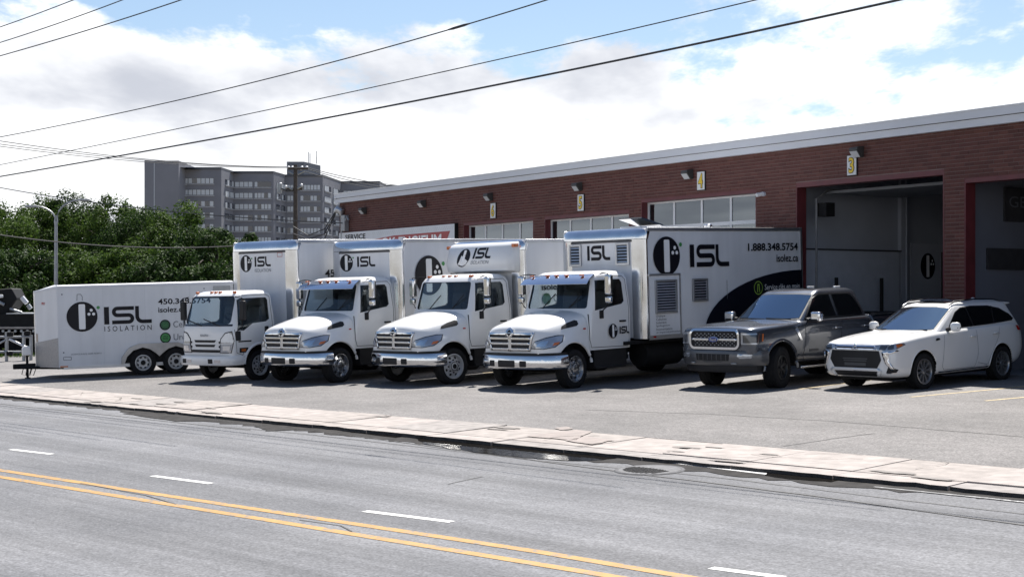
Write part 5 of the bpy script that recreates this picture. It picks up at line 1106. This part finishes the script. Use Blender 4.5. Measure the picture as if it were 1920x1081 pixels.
    logo(t, FF, -.62, 2.93, .22, .22); flat('lettering', [shift(q, -.28, 2.84) for q in isl2d(.62, .26)], FF, BLACK, t); flat('lettering', [shift(text2d('ISOLATION', .62, .09), -.28, 2.70)], FF, GREYV, t)
    flat('sticker', [shift(ribbon([(0, 0), (.18, 0), (.18, .1), (0, .1)], .015, True), .60, 3.08)], FF, mat('faded_red', (.4, .1, .1), .5), t)
    flat('lettering', [shift(text2d('450.348.5754', 2.0, .20, .02), S(-2.04), 2.52)], SF, BLACK, t, .002)
    t.matrix_world = pose(490, 712, 51, .98)
cabover()
# ---- enclosed cargo trailer
def cargo_trailer():
    t = empty('cargo_trailer', label='long white enclosed cargo trailer with black round logo on its side', cat='trailer')
    hw = 1.05; zb = .30; xr, xc, xn = -2.50, 2.16, 2.72
    def pl(d, z, dz=0): return [(xr + d, -hw + d, z), (xc, -hw + d, z), (xn - d, -.10, z - dz), (xn - d, .10, z - dz), (xc, hw - d, z), (xr + d, hw - d, z)]
    MB().loft([pl(0, zb), pl(0, 2.42, .10)]).build('body', PANEL, t)
    MB().loft([pl(-.012, 2.40, .10), pl(-.012, 2.47, .12), pl(.06, 2.50, .14)]).build('roof_trim', FASCIA, t)
    MB().box(xn - .02, xn + .015, -.115, .115, zb, 2.32).build('nose_trim', ALU, t)
    for s in (-1, 1): MB().box(xc - .02, xc + .02, s * hw - .006, s * hw + .006, zb, 2.42).build('corner_trim', PANEL, t); MB().box(xr, xr + .05, s * hw - .006, s * hw + .008, zb, 2.45).build('rear_post', ALUD, t)
    d = Vector((xn - xc, .10 - hw, 0)); nrm = Vector((hw - .10, xn - xc, 0)).normalized()
    for s in (-1, 1):
        a = Vector((xc, s * hw, 0)); b = Vector((xn, s * .10, 0)); n2 = Vector((nrm.x, s * nrm.y, 0)); q = [a + Vector((0, 0, zb)), b + Vector((0, 0, zb)), b + Vector((0, 0, .95)), a + Vector((0, 0, 1.10))]
        MB().add([p + n2 * .004 for p in q] + [p + n2 * .014 for p in q], [(0, 1, 2, 3), (7, 6, 5, 4), (0, 4, 5, 1), (1, 5, 6, 2), (2, 6, 7, 3), (3, 7, 4, 0)]).build('stone_guard', mat('tread_plate', (.30, .30, .31), .45, .8, vary=.15, vscale=30, bump=.4, bscale=60), t)
    for x in (-1.3, -.1, 1.0): MB().box(x - .008, x + .008, hw, hw + .004, zb, 2.40).build('panel_seam', mat('seam_grey', (.6, .61, .63), .5), t)
    MB().box(xr + .1, xc - .1, hw - .02, hw + .006, zb - .05, zb + .02).build('bottom_rail', ALUD, t)
    # twin wheel fender
    fen = [(-1.42, .34), (-1.40, .52), (-1.22, .76), (-.95, .86), (.10, .86), (.36, .76), (.55, .52), (.57, .34), (.49, .34), (.42, .52), (.26, .68), (0, .76), (-.20, .70), (-.36, .58), (-.44, .50), (-.52, .58), (-.68, .70), (-.88, .76), (-1.14, .68), (-1.31, .52), (-1.35, .34)]
    for s in (-1, 1):
        MB().prism(fen, 'y', s * hw, s * (hw + .10)).build('fender', mat('fender_metal', (.42, .41, .40), .45, .5, vary=.15), t); MB().prism([(-1.35, .34), (-1.31, .52), (-1.14, .68), (-.88, .76), (0, .76), (.26, .68), (.42, .52), (.49, .34)], 'y', s * hw, s * (hw + .006)).build('wheel_well', CHASSIS, t)
        for x in (0, -.88): put_wheel('trailer', .345, .20, .205, t, x, s * (hw + .01))
    MB().tube([(-.44, -.9, .345), (-.44, .9, .345)], .05).build('axle', CHASSIS, t); MB().box(-2.3, 2.2, -.6, .6, .24, .30).build('underframe', CHASSIS, t)
    for s in (-1, 1): MB().tube([(2.0, s * .5, .27), (3.15, s * .03, .30)], .045, 6).build('tongue', CHASSIS, t)
    MB().box(2.72, 3.32, -.07, .07, .26, .40).build('coupler', CHASSIS, t, bevel=.02); MB().tube([(2.95, 0, .0), (2.95, 0, .78)], .035, 8).build('jack', CHASSIS, t); MB().tube([(2.95, 0, .0), (2.95, 0, .02)], .08, 10).build('jack_foot', CHASSIS, t)
    MB().prism([(-.13, 0), (.13, 0), (.13, .2), (.05, .27), (-.08, .24)], 'y', -.1, .1).build('jack_motor_cover', WHITE, t, bevel=.03).location = (2.95, 0, .62)
    for k in range(3): MB().tube([(3.05 - .1 * k, .08, .3), (3.1 - .1 * k, .12, .12), (3.0 - .1 * k, .1, .08), (2.92 - .1 * k, .08, .3)], .012, 5).build('safety_chain', CHASSIS, t)
    F = ((0, hw + .003, 0), (-1, 0, 0), (0, 0, 1)); off = .004
    logo(t, F, -1.55, 1.64, .40, .40, off=off); flat('lettering', [shift(q, -.98, 1.41) for q in isl2d(1.25, .47)], F, BLACK, t, off); flat('lettering', [shift(text2d('I S O L A T I O N', 1.24, .14), -.98, 1.22)], F, BLACK, t, off)
    flat('lettering', [shift(text2d('450.348.5754', 1.42, .155, .02), .45, 1.90)], F, BLACK, t, off); flat('lettering', [shift(text2d('isolez.ca', .74, .15, .015), .45, 1.68)], F, BLACK, t, off)
    gd = mat('dark_green_vinyl', (.02, .09, .04), .4)
    for z, s, m in ((1.34, 'Cellulose', gd), (.99, 'Uréthane', GREEN)):
        flat('service_dot', [ell(.62, z, .145, .145)], F, BLACK, t, off); flat('service_icon', [ell(.62, z, .115, .115)], F, m, t, off + .003)
        flat('service_icon_lines', [ribbon([(.55, z - .05 + .04 * i), (.60, z - .03 + .04 * i), (.65, z - .05 + .04 * i), (.69, z - .03 + .04 * i)], .012) for i in range(3)], F, BLACK if m is GREEN else GREEN, t, off + .006)
        flat('lettering', [shift(text2d(s, .80, .17), .84, z - .075)], F, GREYV, t, off)
    flat('handle_loop', [ribbon([(-1.67, 2.07), (-1.66, 2.24), (-1.57, 2.24), (-1.53, 2.18), (-1.53, 2.07)], .014)], F, GREYV, t, off)
    flat('lettering', [shift(text2d('LICENCE R.B.Q: 8289-9638-01', .78, .045), -1.86, .62)], F, GREYV, t, off); flat('data_plate', [ribbon(rrect(-2.06, -1.86, .50, .58, .01), .012, True)], F, GREYV, t, off)
    for x, z in ((2.05, 2.25), (2.05, .70), (-1.7, 2.30)): flat('rivet', [ell(-x, z, .02, .02, 10)], F, GREYV, t, off)
    MB().box(1.95, 2.15, hw + .004, hw + .014, .31, .345).build('marker_lamp', ORANGE, t); MB().box(2.66, 2.70, .12, .2, .98, 1.2).build('nose_lamp', mat('beige_lamp', (.5, .4, .3), .5), t)
    fr2 = (a := Vector((xc, hw, 0)), Vector((xn - xc, .10 - hw, 0)).normalized(), Vector((0, 0, 1)))
    flat('sticker', [shift(text2d('PRO', .16, .07, .03), .35, 1.98)], ((xn, .10, 0), tuple(-fr2[1]), (0, 0, 1)), mat('sticker_red', (.4, .03, .03), .5), t, .006)
    MB().box(-2.42, -1.95, hw + .0, hw + .02, 2.15, 2.36).build('ladder_rack', GALV, t)
    t.matrix_world = pose(269, 703, 20, 1.1)
cargo_trailer()
# ---- grey crew-cab pickup
def pickup():
    t = empty('pickup_truck', label='dark grey crew cab pickup truck with chrome grille and big off-road tyres', cat='pickup')
    W = 3.69; SH = lambda x: x
    def psec(x, zb, zs, zt, wb, wm, ws, wt, cr): return section(x, zb, zt - .065, zt, wb, wm, ws, ws - .055, cr)
    st = [psec(.90, .62, 1.00, 1.165, .70, .76, .74, .64, .015), psec(.885, .55, 1.06, 1.225, .84, .88, .86, .74, .025), psec(.82, .50, 1.11, 1.265, .92, .955, .935, .80, .035), psec(.60, .48, 1.14, 1.285, .955, .995, .975, .83, .05), psec(.20, .48, 1.16, 1.30, .965, 1.01, .99, .85, .07),
          psec(-.30, .48, 1.19, 1.32, .965, 1.01, .99, .87, .075), psec(-.72, .47, 1.23, 1.34, .965, 1.005, .985, .885, .05), psec(-1.0, .46, 1.27, 1.365, .96, 1.0, .98, .89, .01), psec(-2.0, .46, 1.28, 1.375, .96, 1.0, .98, .89, .0), psec(-3.0, .46, 1.29, 1.385, .96, 1.0, .98, .89, .0), psec(-3.22, .46, 1.29, 1.385, .96, 1.0, .98, .89, .0), psec(-3.255, .47, 1.28, 1.37, .95, .985, .965, .87, 0)]
    body = MB().loft(st).build('body', [GREYP, CHASSIS], t); subsurf(body, 2)
    bst = [section(x, .50, 1.30, 1.395, .96, w, w - .015, w - .10, 0) for x, w in ((-3.29, .985), (-3.31, 1.0), (-3.6, 1.005), (-4.6, 1.005), (-4.98, .995), (-5.02, .97))]
    bed = MB().loft(bst).build('bed', [GREYP, CHASSIS], t); subsurf(bed, 2)
    boolean(bed, [MB().box(-4.92, -3.40, -.80, .80, .85, 1.7).build('cut', CHASSIS)] + [cyl_cut(-W, .44, .53, s * .66, s * 1.3) for s in (-1, 1)]); shade(bed, 40)
    arches(body, [(0, .44)], .53, 1.0); shade(body, 40); bt = bvh(body); bdt = bvh(bed)
    lv = [(1.26, -.56, -3.23, .90, .14, .08, .14), (1.36, -.70, -3.22, .885, .14, .08, .15), (1.88, -1.40, -3.06, .715, .12, .10, .14), (1.945, -1.53, -3.02, .68, .12, .12, .13), (1.985, -1.75, -2.92, .60, .12, .12, .10), (2.0, -2.0, -2.75, .46, .12, .12, .06)]
    g = planloft(lv).build('greenhouse', GREYP, t); b = g.modifiers.new('b', 'BEVEL'); b.width = .02; b.segments = 3; b.limit_method = 'ANGLE'; b.angle_limit = R(25); bake(g); shade(g, 40); gt = bvh(g)
    drape('windscreen', [(-.80, 1.40), (-.40, 1.385), (.40, 1.385), (.80, 1.40), (.67, 1.865), (.3, 1.885), (-.3, 1.885), (-.67, 1.865)], FRONT, gt, WSGL, t, off=.008)
    drape('windscreen_border', [(-.84, 1.375), (-.40, 1.36), (.40, 1.36), (.84, 1.375), (.69, 1.88), (.3, 1.905), (-.3, 1.905), (-.69, 1.88)], FRONT, gt, BLACKP, t, off=.004)
    drape('sunroof', [(-2.55, -.42), (-1.9, -.42), (-1.9, .42), (-2.55, .42)], TOP, gt, DARKGL, t, off=.006)
    for s in (-1, 1):
        sd('side_window', [(-1.0, 1.405), (-1.46, 1.80), (-1.62, 1.86), (-2.02, 1.87), (-2.07, 1.405)], s, gt, DARKGL, t, off=.008); sd('side_window', [(-2.16, 1.405), (-2.12, 1.87), (-2.72, 1.86), (-2.86, 1.80), (-3.0, 1.55), (-3.02, 1.44), (-2.98, 1.405)], s, gt, DARKGL, t, off=.008)
        ss('window_trim', [(-.98, 1.388), (-3.03, 1.388), (-3.045, 1.45), (-3.02, 1.56), (-2.88, 1.82), (-2.73, 1.885), (-1.62, 1.885), (-1.44, 1.815), (-.98, 1.39)], s, gt, BLACKP, t, w=.03, off=.01); ss('belt_trim', [(-1.0, 1.318), (-3.05, 1.330)], s, bt, CHROME, t, w=.018, off=.008)
        ss('door_seam', [(-.86, 1.34), (-.82, .9), (-.72, .62), (-.80, .52), (-2.08, .52), (-2.10, 1.36)], s, bt, BLACKP, t, w=.01); ss('door_seam', [(-2.10, .52), (-2.95, .52), (-3.14, .85), (-3.14, 1.36)], s, bt, BLACKP, t, w=.01)
        for x in (-1.94, -3.0): MB().box(x - .13, x + .10, s * 1.0 - .012, s * 1.0 + .035, 1.14, 1.18).build('door_handle', CHROME, t, bevel=.012)
        sd('fender_badge', [(-.56, 1.22), (-.70, .96), (-.64, .95), (-.47, 1.2)], s, bt, CHROME, t, off=.012)
        MB().tube([(-.98, s * .93, 1.36), (-1.0, s * 1.07, 1.37)], .045, 8).build('mirror_arm', BLACKP, t); MB().box(-1.09, -.93, s * 1.16 - .12, s * 1.16 + .12, 1.32, 1.53).build('mirror', CHROME, t, bevel=.04, seg=3); MB().box(-1.06, -.925, s * 1.15 - .1, s * 1.15 + .08, 1.30, 1.39).build('mirror_base', BLACKP, t, bevel=.02)
        a = [(.545 * math.cos(R(q)), .44 + .545 * math.sin(R(q))) for q in range(-6, 188, 8)]
        for cx, tre in ((0, bt), (-W, bdt)):
            pts = []
            for x, z in a:
                h = tre.ray_cast(Vector((cx + x * 1.03, 3 * s, z)), Vector((0, -s, 0))); y = h[0].y if h[0] is not None else s * .99
                pts.append((cx + x, y - s * .005, z))
            MB().tube(pts, .035, 8).build('wheel_flare', GREYP, t, smooth=True)
        hl = dg('headlight', [(.87, .64, .92), (.74, .86, .92), (.60, .965, .96), (.56, .98, 1.14), (.72, .88, 1.175), (.86, .64, 1.175)], s, bt, mat('smoked_lamp', (.05, .055, .065), .1, .2, coat=1.), t, off=.012)
        dg('running_light', [(.86, .645, .945), (.845, .68, .945), (.845, .68, 1.15), (.86, .645, 1.15)], s, bt, LENS, hl, off=.02)
        for z0, z1 in ((.935, .965), (1.13, 1.16)): dg('running_light', [(.86, .65, z0), (.68, .90, z0), (.68, .90, z1), (.86, .65, z1)], s, bt, LENS, hl, off=.02)
        dg('running_light', [(.69, .89, .95), (.66, .915, .95), (.62, .935, 1.15), (.65, .92, 1.15)], s, bt, CHROME, hl, off=.022); dg('indicator', [(.60, .955, .99), (.57, .97, .99), (.555, .98, 1.14), (.585, .965, 1.14)], s, bt, ORANGE, hl, off=.022)
        put_wheel('pickup', .425, .30, .24, t, 0, s * .86, steer=R(14)); put_wheel('pickup', .425, .30, .24, t, -W, s * .86)
        MB().box(-3.1, -.65, s * .93 - .07, s * .93 + .07, .36, .41).build('running_board', CHROME, t, bevel=.015)
        sd('door_badge', [(-.95, .70), (-1.25, .70), (-1.25, .75), (-.95, .75)], s, bt, GREYT, t, off=.01)
    # grille with chrome surround, centre bar and oval badge
    gr = drape('grille', rrect(-.62, .62, .87, 1.205, .10, 4), FRONT, bt, BLACKP, t, off=.012)
    fr = rrect(-.64, .64, .85, 1.22, .11, 5); vs, fs = ribbon(fr, .05, True)
    def strip3(name, vs, fs, m, off, thick, par):
        out = []
        for y, z in vs:
            h = bt.ray_cast(Vector((3, y, z)), Vector((-1, 0, 0))); out.append((h[0] if h[0] is not None else Vector((.8, y, z))) + Vector((off, 0, 0)))
        o = MB().add(out, fs).build(name, m, par, fix=False); q = o.modifiers.new('s', 'SOLIDIFY'); q.thickness = thick; q.offset = 0; return o
    strip3('grille_surround', vs, fs, CHROME, .03, .04, gr)
    drape('grille_bar', [(-.60, 1.008), (.60, 1.008), (.60, 1.05), (-.60, 1.05)], FRONT, bt, CHROME, gr, off=.045, thick=.03)
    for r_, z in enumerate((.915, .955, .99, 1.075, 1.11, 1.145)):
        for i in range(11): y = -.52 + .104 * i + (.052 if r_ % 2 else 0); drape('grille_stud', [(y - .014, z - .008), (y + .014, z - .008), (y + .014, z + .008), (y - .014, z + .008)], FRONT, bt, GALV, gr, off=.022) if abs(y) < .56 else None
    for s in (-1, 1): drape('grille_wing', [(s * .63, 1.0), (s * .66, .97), (s * .66, 1.15), (s * .63, 1.1)], FRONT, bt, CHROME, gr, off=.03, thick=.02)
    bd = drape('badge', ell(0, 1.03, .135, .06, 28)[0], FRONT, bt, CHROME, t, off=.065, thick=.02); drape('badge_field', ell(0, 1.03, .122, .05, 28)[0], FRONT, bt, BLUEB, bd, off=.07)
    vs, fs = text2d('Ford', .15, .055, .0); strip3('lettering', [(x - .075, z + 1.0) for x, z in vs], fs, CHROME, .076, .002, bd)
    bp = bumperpath([(.45, 1.0), (.62, .995), (.80, .92), (.91, .74), (.965, .45), (.98, 0)], [(-.10, .50), (.0, .50), (.03, .56), (.035, .72), (.012, .80), (-.08, .83)], 'bumper', mat('bumper_grey', (.085, .088, .096), .35, .4, coat=.5), t); bb = bvh(bp)
    drape('lower_intake', [(-.42, .60), (.42, .60), (.45, .74), (-.45, .74)], FRONT, bb, BLACKP, bp, off=.005)
    for i in range(7): y = -.36 + .12 * i; drape('intake_fin', [(y - .01, .61), (y + .01, .61), (y + .01, .73), (y - .01, .73)], FRONT, bb, GREYT, bp, off=.012)
    for s in (-1, 1): drape('fog_lamp', [(s * .62, .70), (s * .68, .65), (s * .90, .66), (s * .92, .73), (s * .64, .75)], FRONT, bb, LENS, bp, off=.008); drape('tow_hook', [(s * .48, .53), (s * .60, .53), (s * .60, .56), (s * .48, .56)], FRONT, bb, GALV, bp, off=.02, thick=.02)
    bumperpath([(.50, .94), (.72, .92), (.86, .72), (.93, .4), (.95, 0)], [(-.05, .36), (.0, .36), (.02, .44), (.01, .505), (-.05, .505)], 'valance', BLACKP, t)
    bumperpath([(.60, .60), (.84, .55), (.955, .30), (.985, 0)], [(.0, .565), (.04, .565), (.045, .595), (.0, .60)], 'skid_bar', GREYT, bp)
    for y in (-.25, .45): MB().tube([(-.62 - abs(y) * .1, y - .35, 1.40), (-.66, y + .3, 1.385)], .012, 5).build('wiper', BLACKP, t)
    MB().box(-3.2, .5, -.5, .5, .38, .5).build('underbody', CHASSIS, t); MB().box(-5.0, -3.2, -.5, .5, .45, .6).build('underbody', CHASSIS, t)
    for y in (.35, -.35): MB().box(-2.95, -2.75, y - .03, y + .03, 1.985, 2.03).build('roof_antenna', WHITE, t, bevel=.012)
    for s in (-1, 1): MB().box(-4.95, -3.36, s * .93 - .05, s * .93 + .05, 1.39, 1.415).build('bed_rail_cap', BLACKP, t, bevel=.01)
    t.matrix_world = pose(1467, 727, 42, 1.0)
pickup()
# ---- white crossover
def suv():
    t = empty('white_suv', label='white crossover car with black grille and roof rails, rightmost vehicle', cat='car'); W = 2.72
    def csec(x, zb, zs, zt, wb, wm, ws, wt, cr): return section(x, zb, zt - .055, zt, wb, wm, ws, ws - .06, cr)
    st = [csec(1.0, .42, .68, .83, .54, .60, .58, .42, .01), csec(.985, .34, .75, .885, .69, .735, .71, .54, .015), csec(.93, .28, .82, .935, .79, .83, .80, .63, .025), csec(.78, .25, .89, .975, .85, .88, .855, .70, .04), csec(.45, .24, .96, 1.02, .86, .90, .875, .75, .05),
          csec(.0, .24, 1.0, 1.065, .86, .91, .885, .77, .055), csec(-.45, .24, 1.035, 1.10, .86, .91, .885, .78, .045), csec(-.8, .24, 1.055, 1.125, .86, .905, .88, .785, .02), csec(-1.6, .24, 1.08, 1.15, .86, .905, .875, .785, .0), csec(-2.6, .25, 1.11, 1.18, .86, .91, .885, .785, .0), csec(-3.2, .29, 1.13, 1.20, .83, .895, .87, .77, .0), section(-3.55, .34, 1.11, 1.19, .76, .84, .81, .70, .0), section(-3.72, .42, 1.03, 1.12, .64, .74, .72, .6, 0), section(-3.77, .48, .95, 1.02, .5, .6, .58, .5, 0)]
    body = MB().loft(st).build('body', [WHITE, CHASSIS], t); subsurf(body, 2); arches(body, [(0, .36), (-W, .36)], .415, .90); shade(body, 40); bt = bvh(body)
    lv = [(1.04, -.28, -3.66, .82, .16, .2, .17), (1.12, -.43, -3.63, .80, .16, .2, .17), (1.34, -.82, -3.53, .72, .15, .2, .17), (1.555, -1.20, -3.42, .635, .14, .2, .165), (1.61, -1.33, -3.40, .59, .14, .2, .15), (1.645, -1.55, -3.36, .52, .14, .2, .12), (1.665, -1.9, -3.1, .40, .14, .2, .08)]
    g = planloft(lv).build('greenhouse', WHITE, t); b = g.modifiers.new('b', 'BEVEL'); b.width = .025; b.segments = 3; b.limit_method = 'ANGLE'; b.angle_limit = R(18); bake(g); shade(g, 40); gt = bvh(g)
    drape('windscreen_border', [(-.74, 1.13), (-.35, 1.115), (.35, 1.115), (.74, 1.13), (.62, 1.55), (.3, 1.585), (-.3, 1.585), (-.62, 1.55)], FRONT, gt, BLACKP, t, off=.004); drape('windscreen', [(-.70, 1.15), (-.35, 1.135), (.35, 1.135), (.70, 1.15), (.595, 1.54), (.3, 1.57), (-.3, 1.57), (-.595, 1.54)], FRONT, gt, WSGL, t, off=.008)
    drape('sunroof', [(-2.15, -.36), (-1.55, -.33), (-1.55, .33), (-2.15, .36)], TOP, gt, DARKGL, t, off=.006)
    for s in (-1, 1):
        wl = [(-.98, 1.15), (-1.10, 1.25), (-1.38, 1.46), (-1.62, 1.545), (-2.0, 1.57), (-2.6, 1.555), (-2.98, 1.49), (-3.26, 1.36), (-3.36, 1.27), (-3.30, 1.235), (-2.6, 1.195), (-1.8, 1.17)]
        sd('side_window', wl, s, gt, DARKGL, t, off=.008, res=.06); ss('window_trim', wl + [wl[0]], s, gt, BLACKP, t, w=.02, off=.010)
        for a in ([(-1.86, 1.17), (-1.80, 1.56)], [(-2.62, 1.2), (-2.72, 1.55)]): ss('pillar', a, s, gt, BLACKP, t, w=.05, off=.011)
        ss('door_seam', [(-.74, 1.10), (-.66, .75), (-.60, .42), (-.68, .34), (-1.74, .34), (-1.84, .6), (-1.84, 1.15)], s, bt, GREYV, t, w=.008); ss('door_seam', [(-1.84, .42), (-2.20, .36), (-2.30, .55), (-2.60, .92), (-2.70, 1.17)], s, bt, GREYV, t, w=.008)
        ss('sill_trim', [(-.52, .30), (-2.24, .32)], s, bt, CHROME, t, w=.025, off=.012); ss('sill_black', [(-.50, .265), (-2.26, .28)], s, bt, BLACKP, t, w=.04, off=.008)
        for x, z in ((-1.68, .95), (-2.50, .98)): MB().box(x - .10, x + .10, s * .905 - .01, s * .905 + .03, z, z + .035).build('door_handle', WHITE, t, bevel=.012)
        sd('fender_badge', [(-.42, .93), (-.56, .95), (-.54, .985), (-.45, .985), (-.40, .96)], s, bt, BLACKP, t, off=.01)
        MB().tube([(-.92, s * .80, 1.13), (-.92, s * .93, 1.16)], .04, 8).build('mirror_arm', BLACKP, t); mi = MB().loft([[(-.93 + dx + .07 * w * math.cos(a), s * 1.0 + .12 * w * math.sin(a) , 1.19 + z) for a in (2 * math.pi * i / 12 for i in range(12))] for dx, w, z in ((0, .55, -.085), (0, .95, -.06), (.0, 1.0, .02), (0, .85, .07), (0, .5, .09))]).build('mirror', WHITE, t, smooth=True)
        sd('mirror_indicator', [(-.88, 1.16), (-.98, 1.16), (-.98, 1.18), (-.88, 1.18)], s, bvh(mi), BLACKP, t, off=.006)
        MB().tube([(-1.35, s * .56, 1.60), (-1.55, s * .55, 1.675), (-2.2, s * .56, 1.705), (-2.9, s * .56, 1.685), (-3.2, s * .56, 1.63)], [.014, .02, .02, .02, .014], 8).build('roof_rail', ALU, t, smooth=True)
        a = [(.43 * math.cos(R(q)), .36 + .43 * math.sin(R(q))) for q in range(-4, 186, 8)]
        for cx in (0, -W):
            pts = []
            for x, z in a:
                h = bt.ray_cast(Vector((cx + x * 1.04, 3 * s, z)), Vector((0, -s, 0))); y = h[0].y if h[0] is not None else s * .89
                pts.append((cx + x, (y if abs(y) > .7 else s * .88) - s * .008, z))
            MB().tube(pts, .018, 6).build('arch_lip', WHITE, t, smooth=True)
        put_wheel('suv', .352, .23, .243, t, 0, s * .80); put_wheel('suv', .352, .23, .243, t, -W, s * .80)
        hl = dg('headlight', [(.965, .44, .81), (.91, .62, .79), (.76, .80, .83), (.56, .88, .905), (.60, .865, .94), (.78, .77, .93), (.93, .57, .92), (.975, .42, .90)], s, bt, LENS, t, off=.010)
        dg('lamp_pod', [(.945, .52, .825), (.90, .62, .815), (.86, .68, .90), (.93, .56, .90)], s, bt, mat('smoked_lamp', (.05, .055, .065), .1, .2), hl, off=.016); dg('lamp_pod', [(.88, .66, .82), (.80, .75, .835), (.79, .76, .905), (.86, .68, .90)], s, bt, MATS['smoked_lamp'], hl, off=.016); dg('indicator', [(.74, .80, .855), (.62, .855, .895), (.65, .845, .925), (.76, .785, .915)], s, bt, ORANGE, hl, off=.018)
        dg('chrome_blade', [(.935, .57, .785), (.76, .80, .815), (.72, .825, .79), (.87, .68, .74), (.87, .68, .60), (.80, .77, .44), (.84, .72, .42), (.905, .62, .56), (.93, .58, .72)], s, bt, CHROME, t, off=.016, thick=.01)
        dg('fog_recess', [(.88, .62, .37), (.76, .77, .37), (.72, .80, .43), (.86, .66, .50)], s, bt, BLACKP, t, off=.008); dg('fog_trim', [(.87, .64, .36), (.74, .79, .36), (.74, .79, .375), (.87, .64, .375)], s, bt, CHROME, t, off=.014)
    gr = drape('grille', [(-.57, .80), (-.62, .62), (-.52, .46), (.52, .46), (.62, .62), (.57, .80)], FRONT, bt, BLACKP, t, off=.008)
    for z, w in ((.64, .30), (.60, .28)): drape('grille_slot', [(-w, z - .012), (w, z - .012), (w, z + .012), (-w, z + .012)], FRONT, bt, GREYT, gr, off=.014)
    drape('plate_recess', [(-.26, .50), (.26, .50), (.26, .56), (-.26, .56)], FRONT, bt, GREYT, gr, off=.014)
    for z in (.83, .885): drape('grille_bar', [(-.50, z - .013), (.50, z - .013), (.50, z + .013), (-.50, z + .013)], FRONT, bt, mat('blue_chrome', (.45, .5, .62), .12, 1.), gr, off=.018, thick=.012)
    drape('grille_strip', [(-.48, .84), (.48, .84), (.48, .872), (-.48, .872)], FRONT, bt, BLACKP, gr, off=.006)
    em = drape('emblem', [(0, .86), (-.035, .89), (0, .925), (.035, .89)], FRONT, bt, CHROME, t, off=.03, thick=.01)
    for s in (-1, 1): drape('emblem_diamond', [(0, .86), (s * .03, .825), (s * .085, .825), (s * .05, .86)], FRONT, bt, CHROME, em, off=.03, thick=.01)
    seam('hood_seam', [(.90, -.68), (.78, -.735), (.3, -.79), (-.42, -.80)], TOP, bt, GREYV, t, w=.008); seam('hood_seam', [(.90, .68), (.78, .735), (.3, .79), (-.42, .80)], TOP, bt, GREYV, t, w=.008)
    for s in (-1, 1): seam('hood_crease', [(.80, s * .42), (.2, s * .52), (-.40, s * .56)], TOP, bt, WHITE, t, w=.03, off=.006)
    drape('lower_intake', [(-.48, .30), (.48, .30), (.52, .40), (-.52, .40)], FRONT, bt, BLACKP, t, off=.008)
    drape('bumper_garnish', [(-.62, .40), (-.56, .455), (.56, .455), (.62, .40)], FRONT, bt, mat('silver_garnish', (.62, .63, .65), .3, .4), t, off=.03, thick=.03)
    for s in (-1, 1): drape('garnish_leg', [(s * .56, .44), (s * .62, .40), (s * .56, .29), (s * .50, .29)], FRONT, bt, WHITE, t, off=.02, thick=.02)
    for y in (-.2, .3): MB().tube([(-.50, y - .3, 1.145), (-.54, y + .3, 1.14)], .011, 5).build('wiper', BLACKP, t)
    MB().prism([(-3.30, 1.62), (-3.62, 1.60), (-3.64, 1.57), (-3.40, 1.55)], 'y', -.52, .52).build('spoiler', WHITE, t, bevel=.015)
    MB().prism([(-2.9, 1.66), (-3.06, 1.72), (-3.10, 1.66)], 'y', -.03, .03).build('roof_fin', WHITE, t, bevel=.008)
    for s in (-1, 1): drape('tail_lamp', [(s * -.50, 1.0), (s * -.70, 1.0), (s * -.72, 1.12), (s * -.5, 1.10)], REAR, bt, REDL, t, off=.01); sd('tail_lamp', [(-3.38, 1.02), (-3.62, 1.0), (-3.62, 1.1), (-3.34, 1.12)], s, bt, REDL, t, off=.01)
    drape('rear_window', [(-.5, 1.25), (.5, 1.25), (.45, 1.5), (-.45, 1.5)], REAR, gt, DARKGL, t, off=.008)
    MB().box(-3.5, .7, -.6, .6, .2, .32).build('underbody', CHASSIS, t)
    t.matrix_world = pose(1734, 729, 39, .9)
suv()
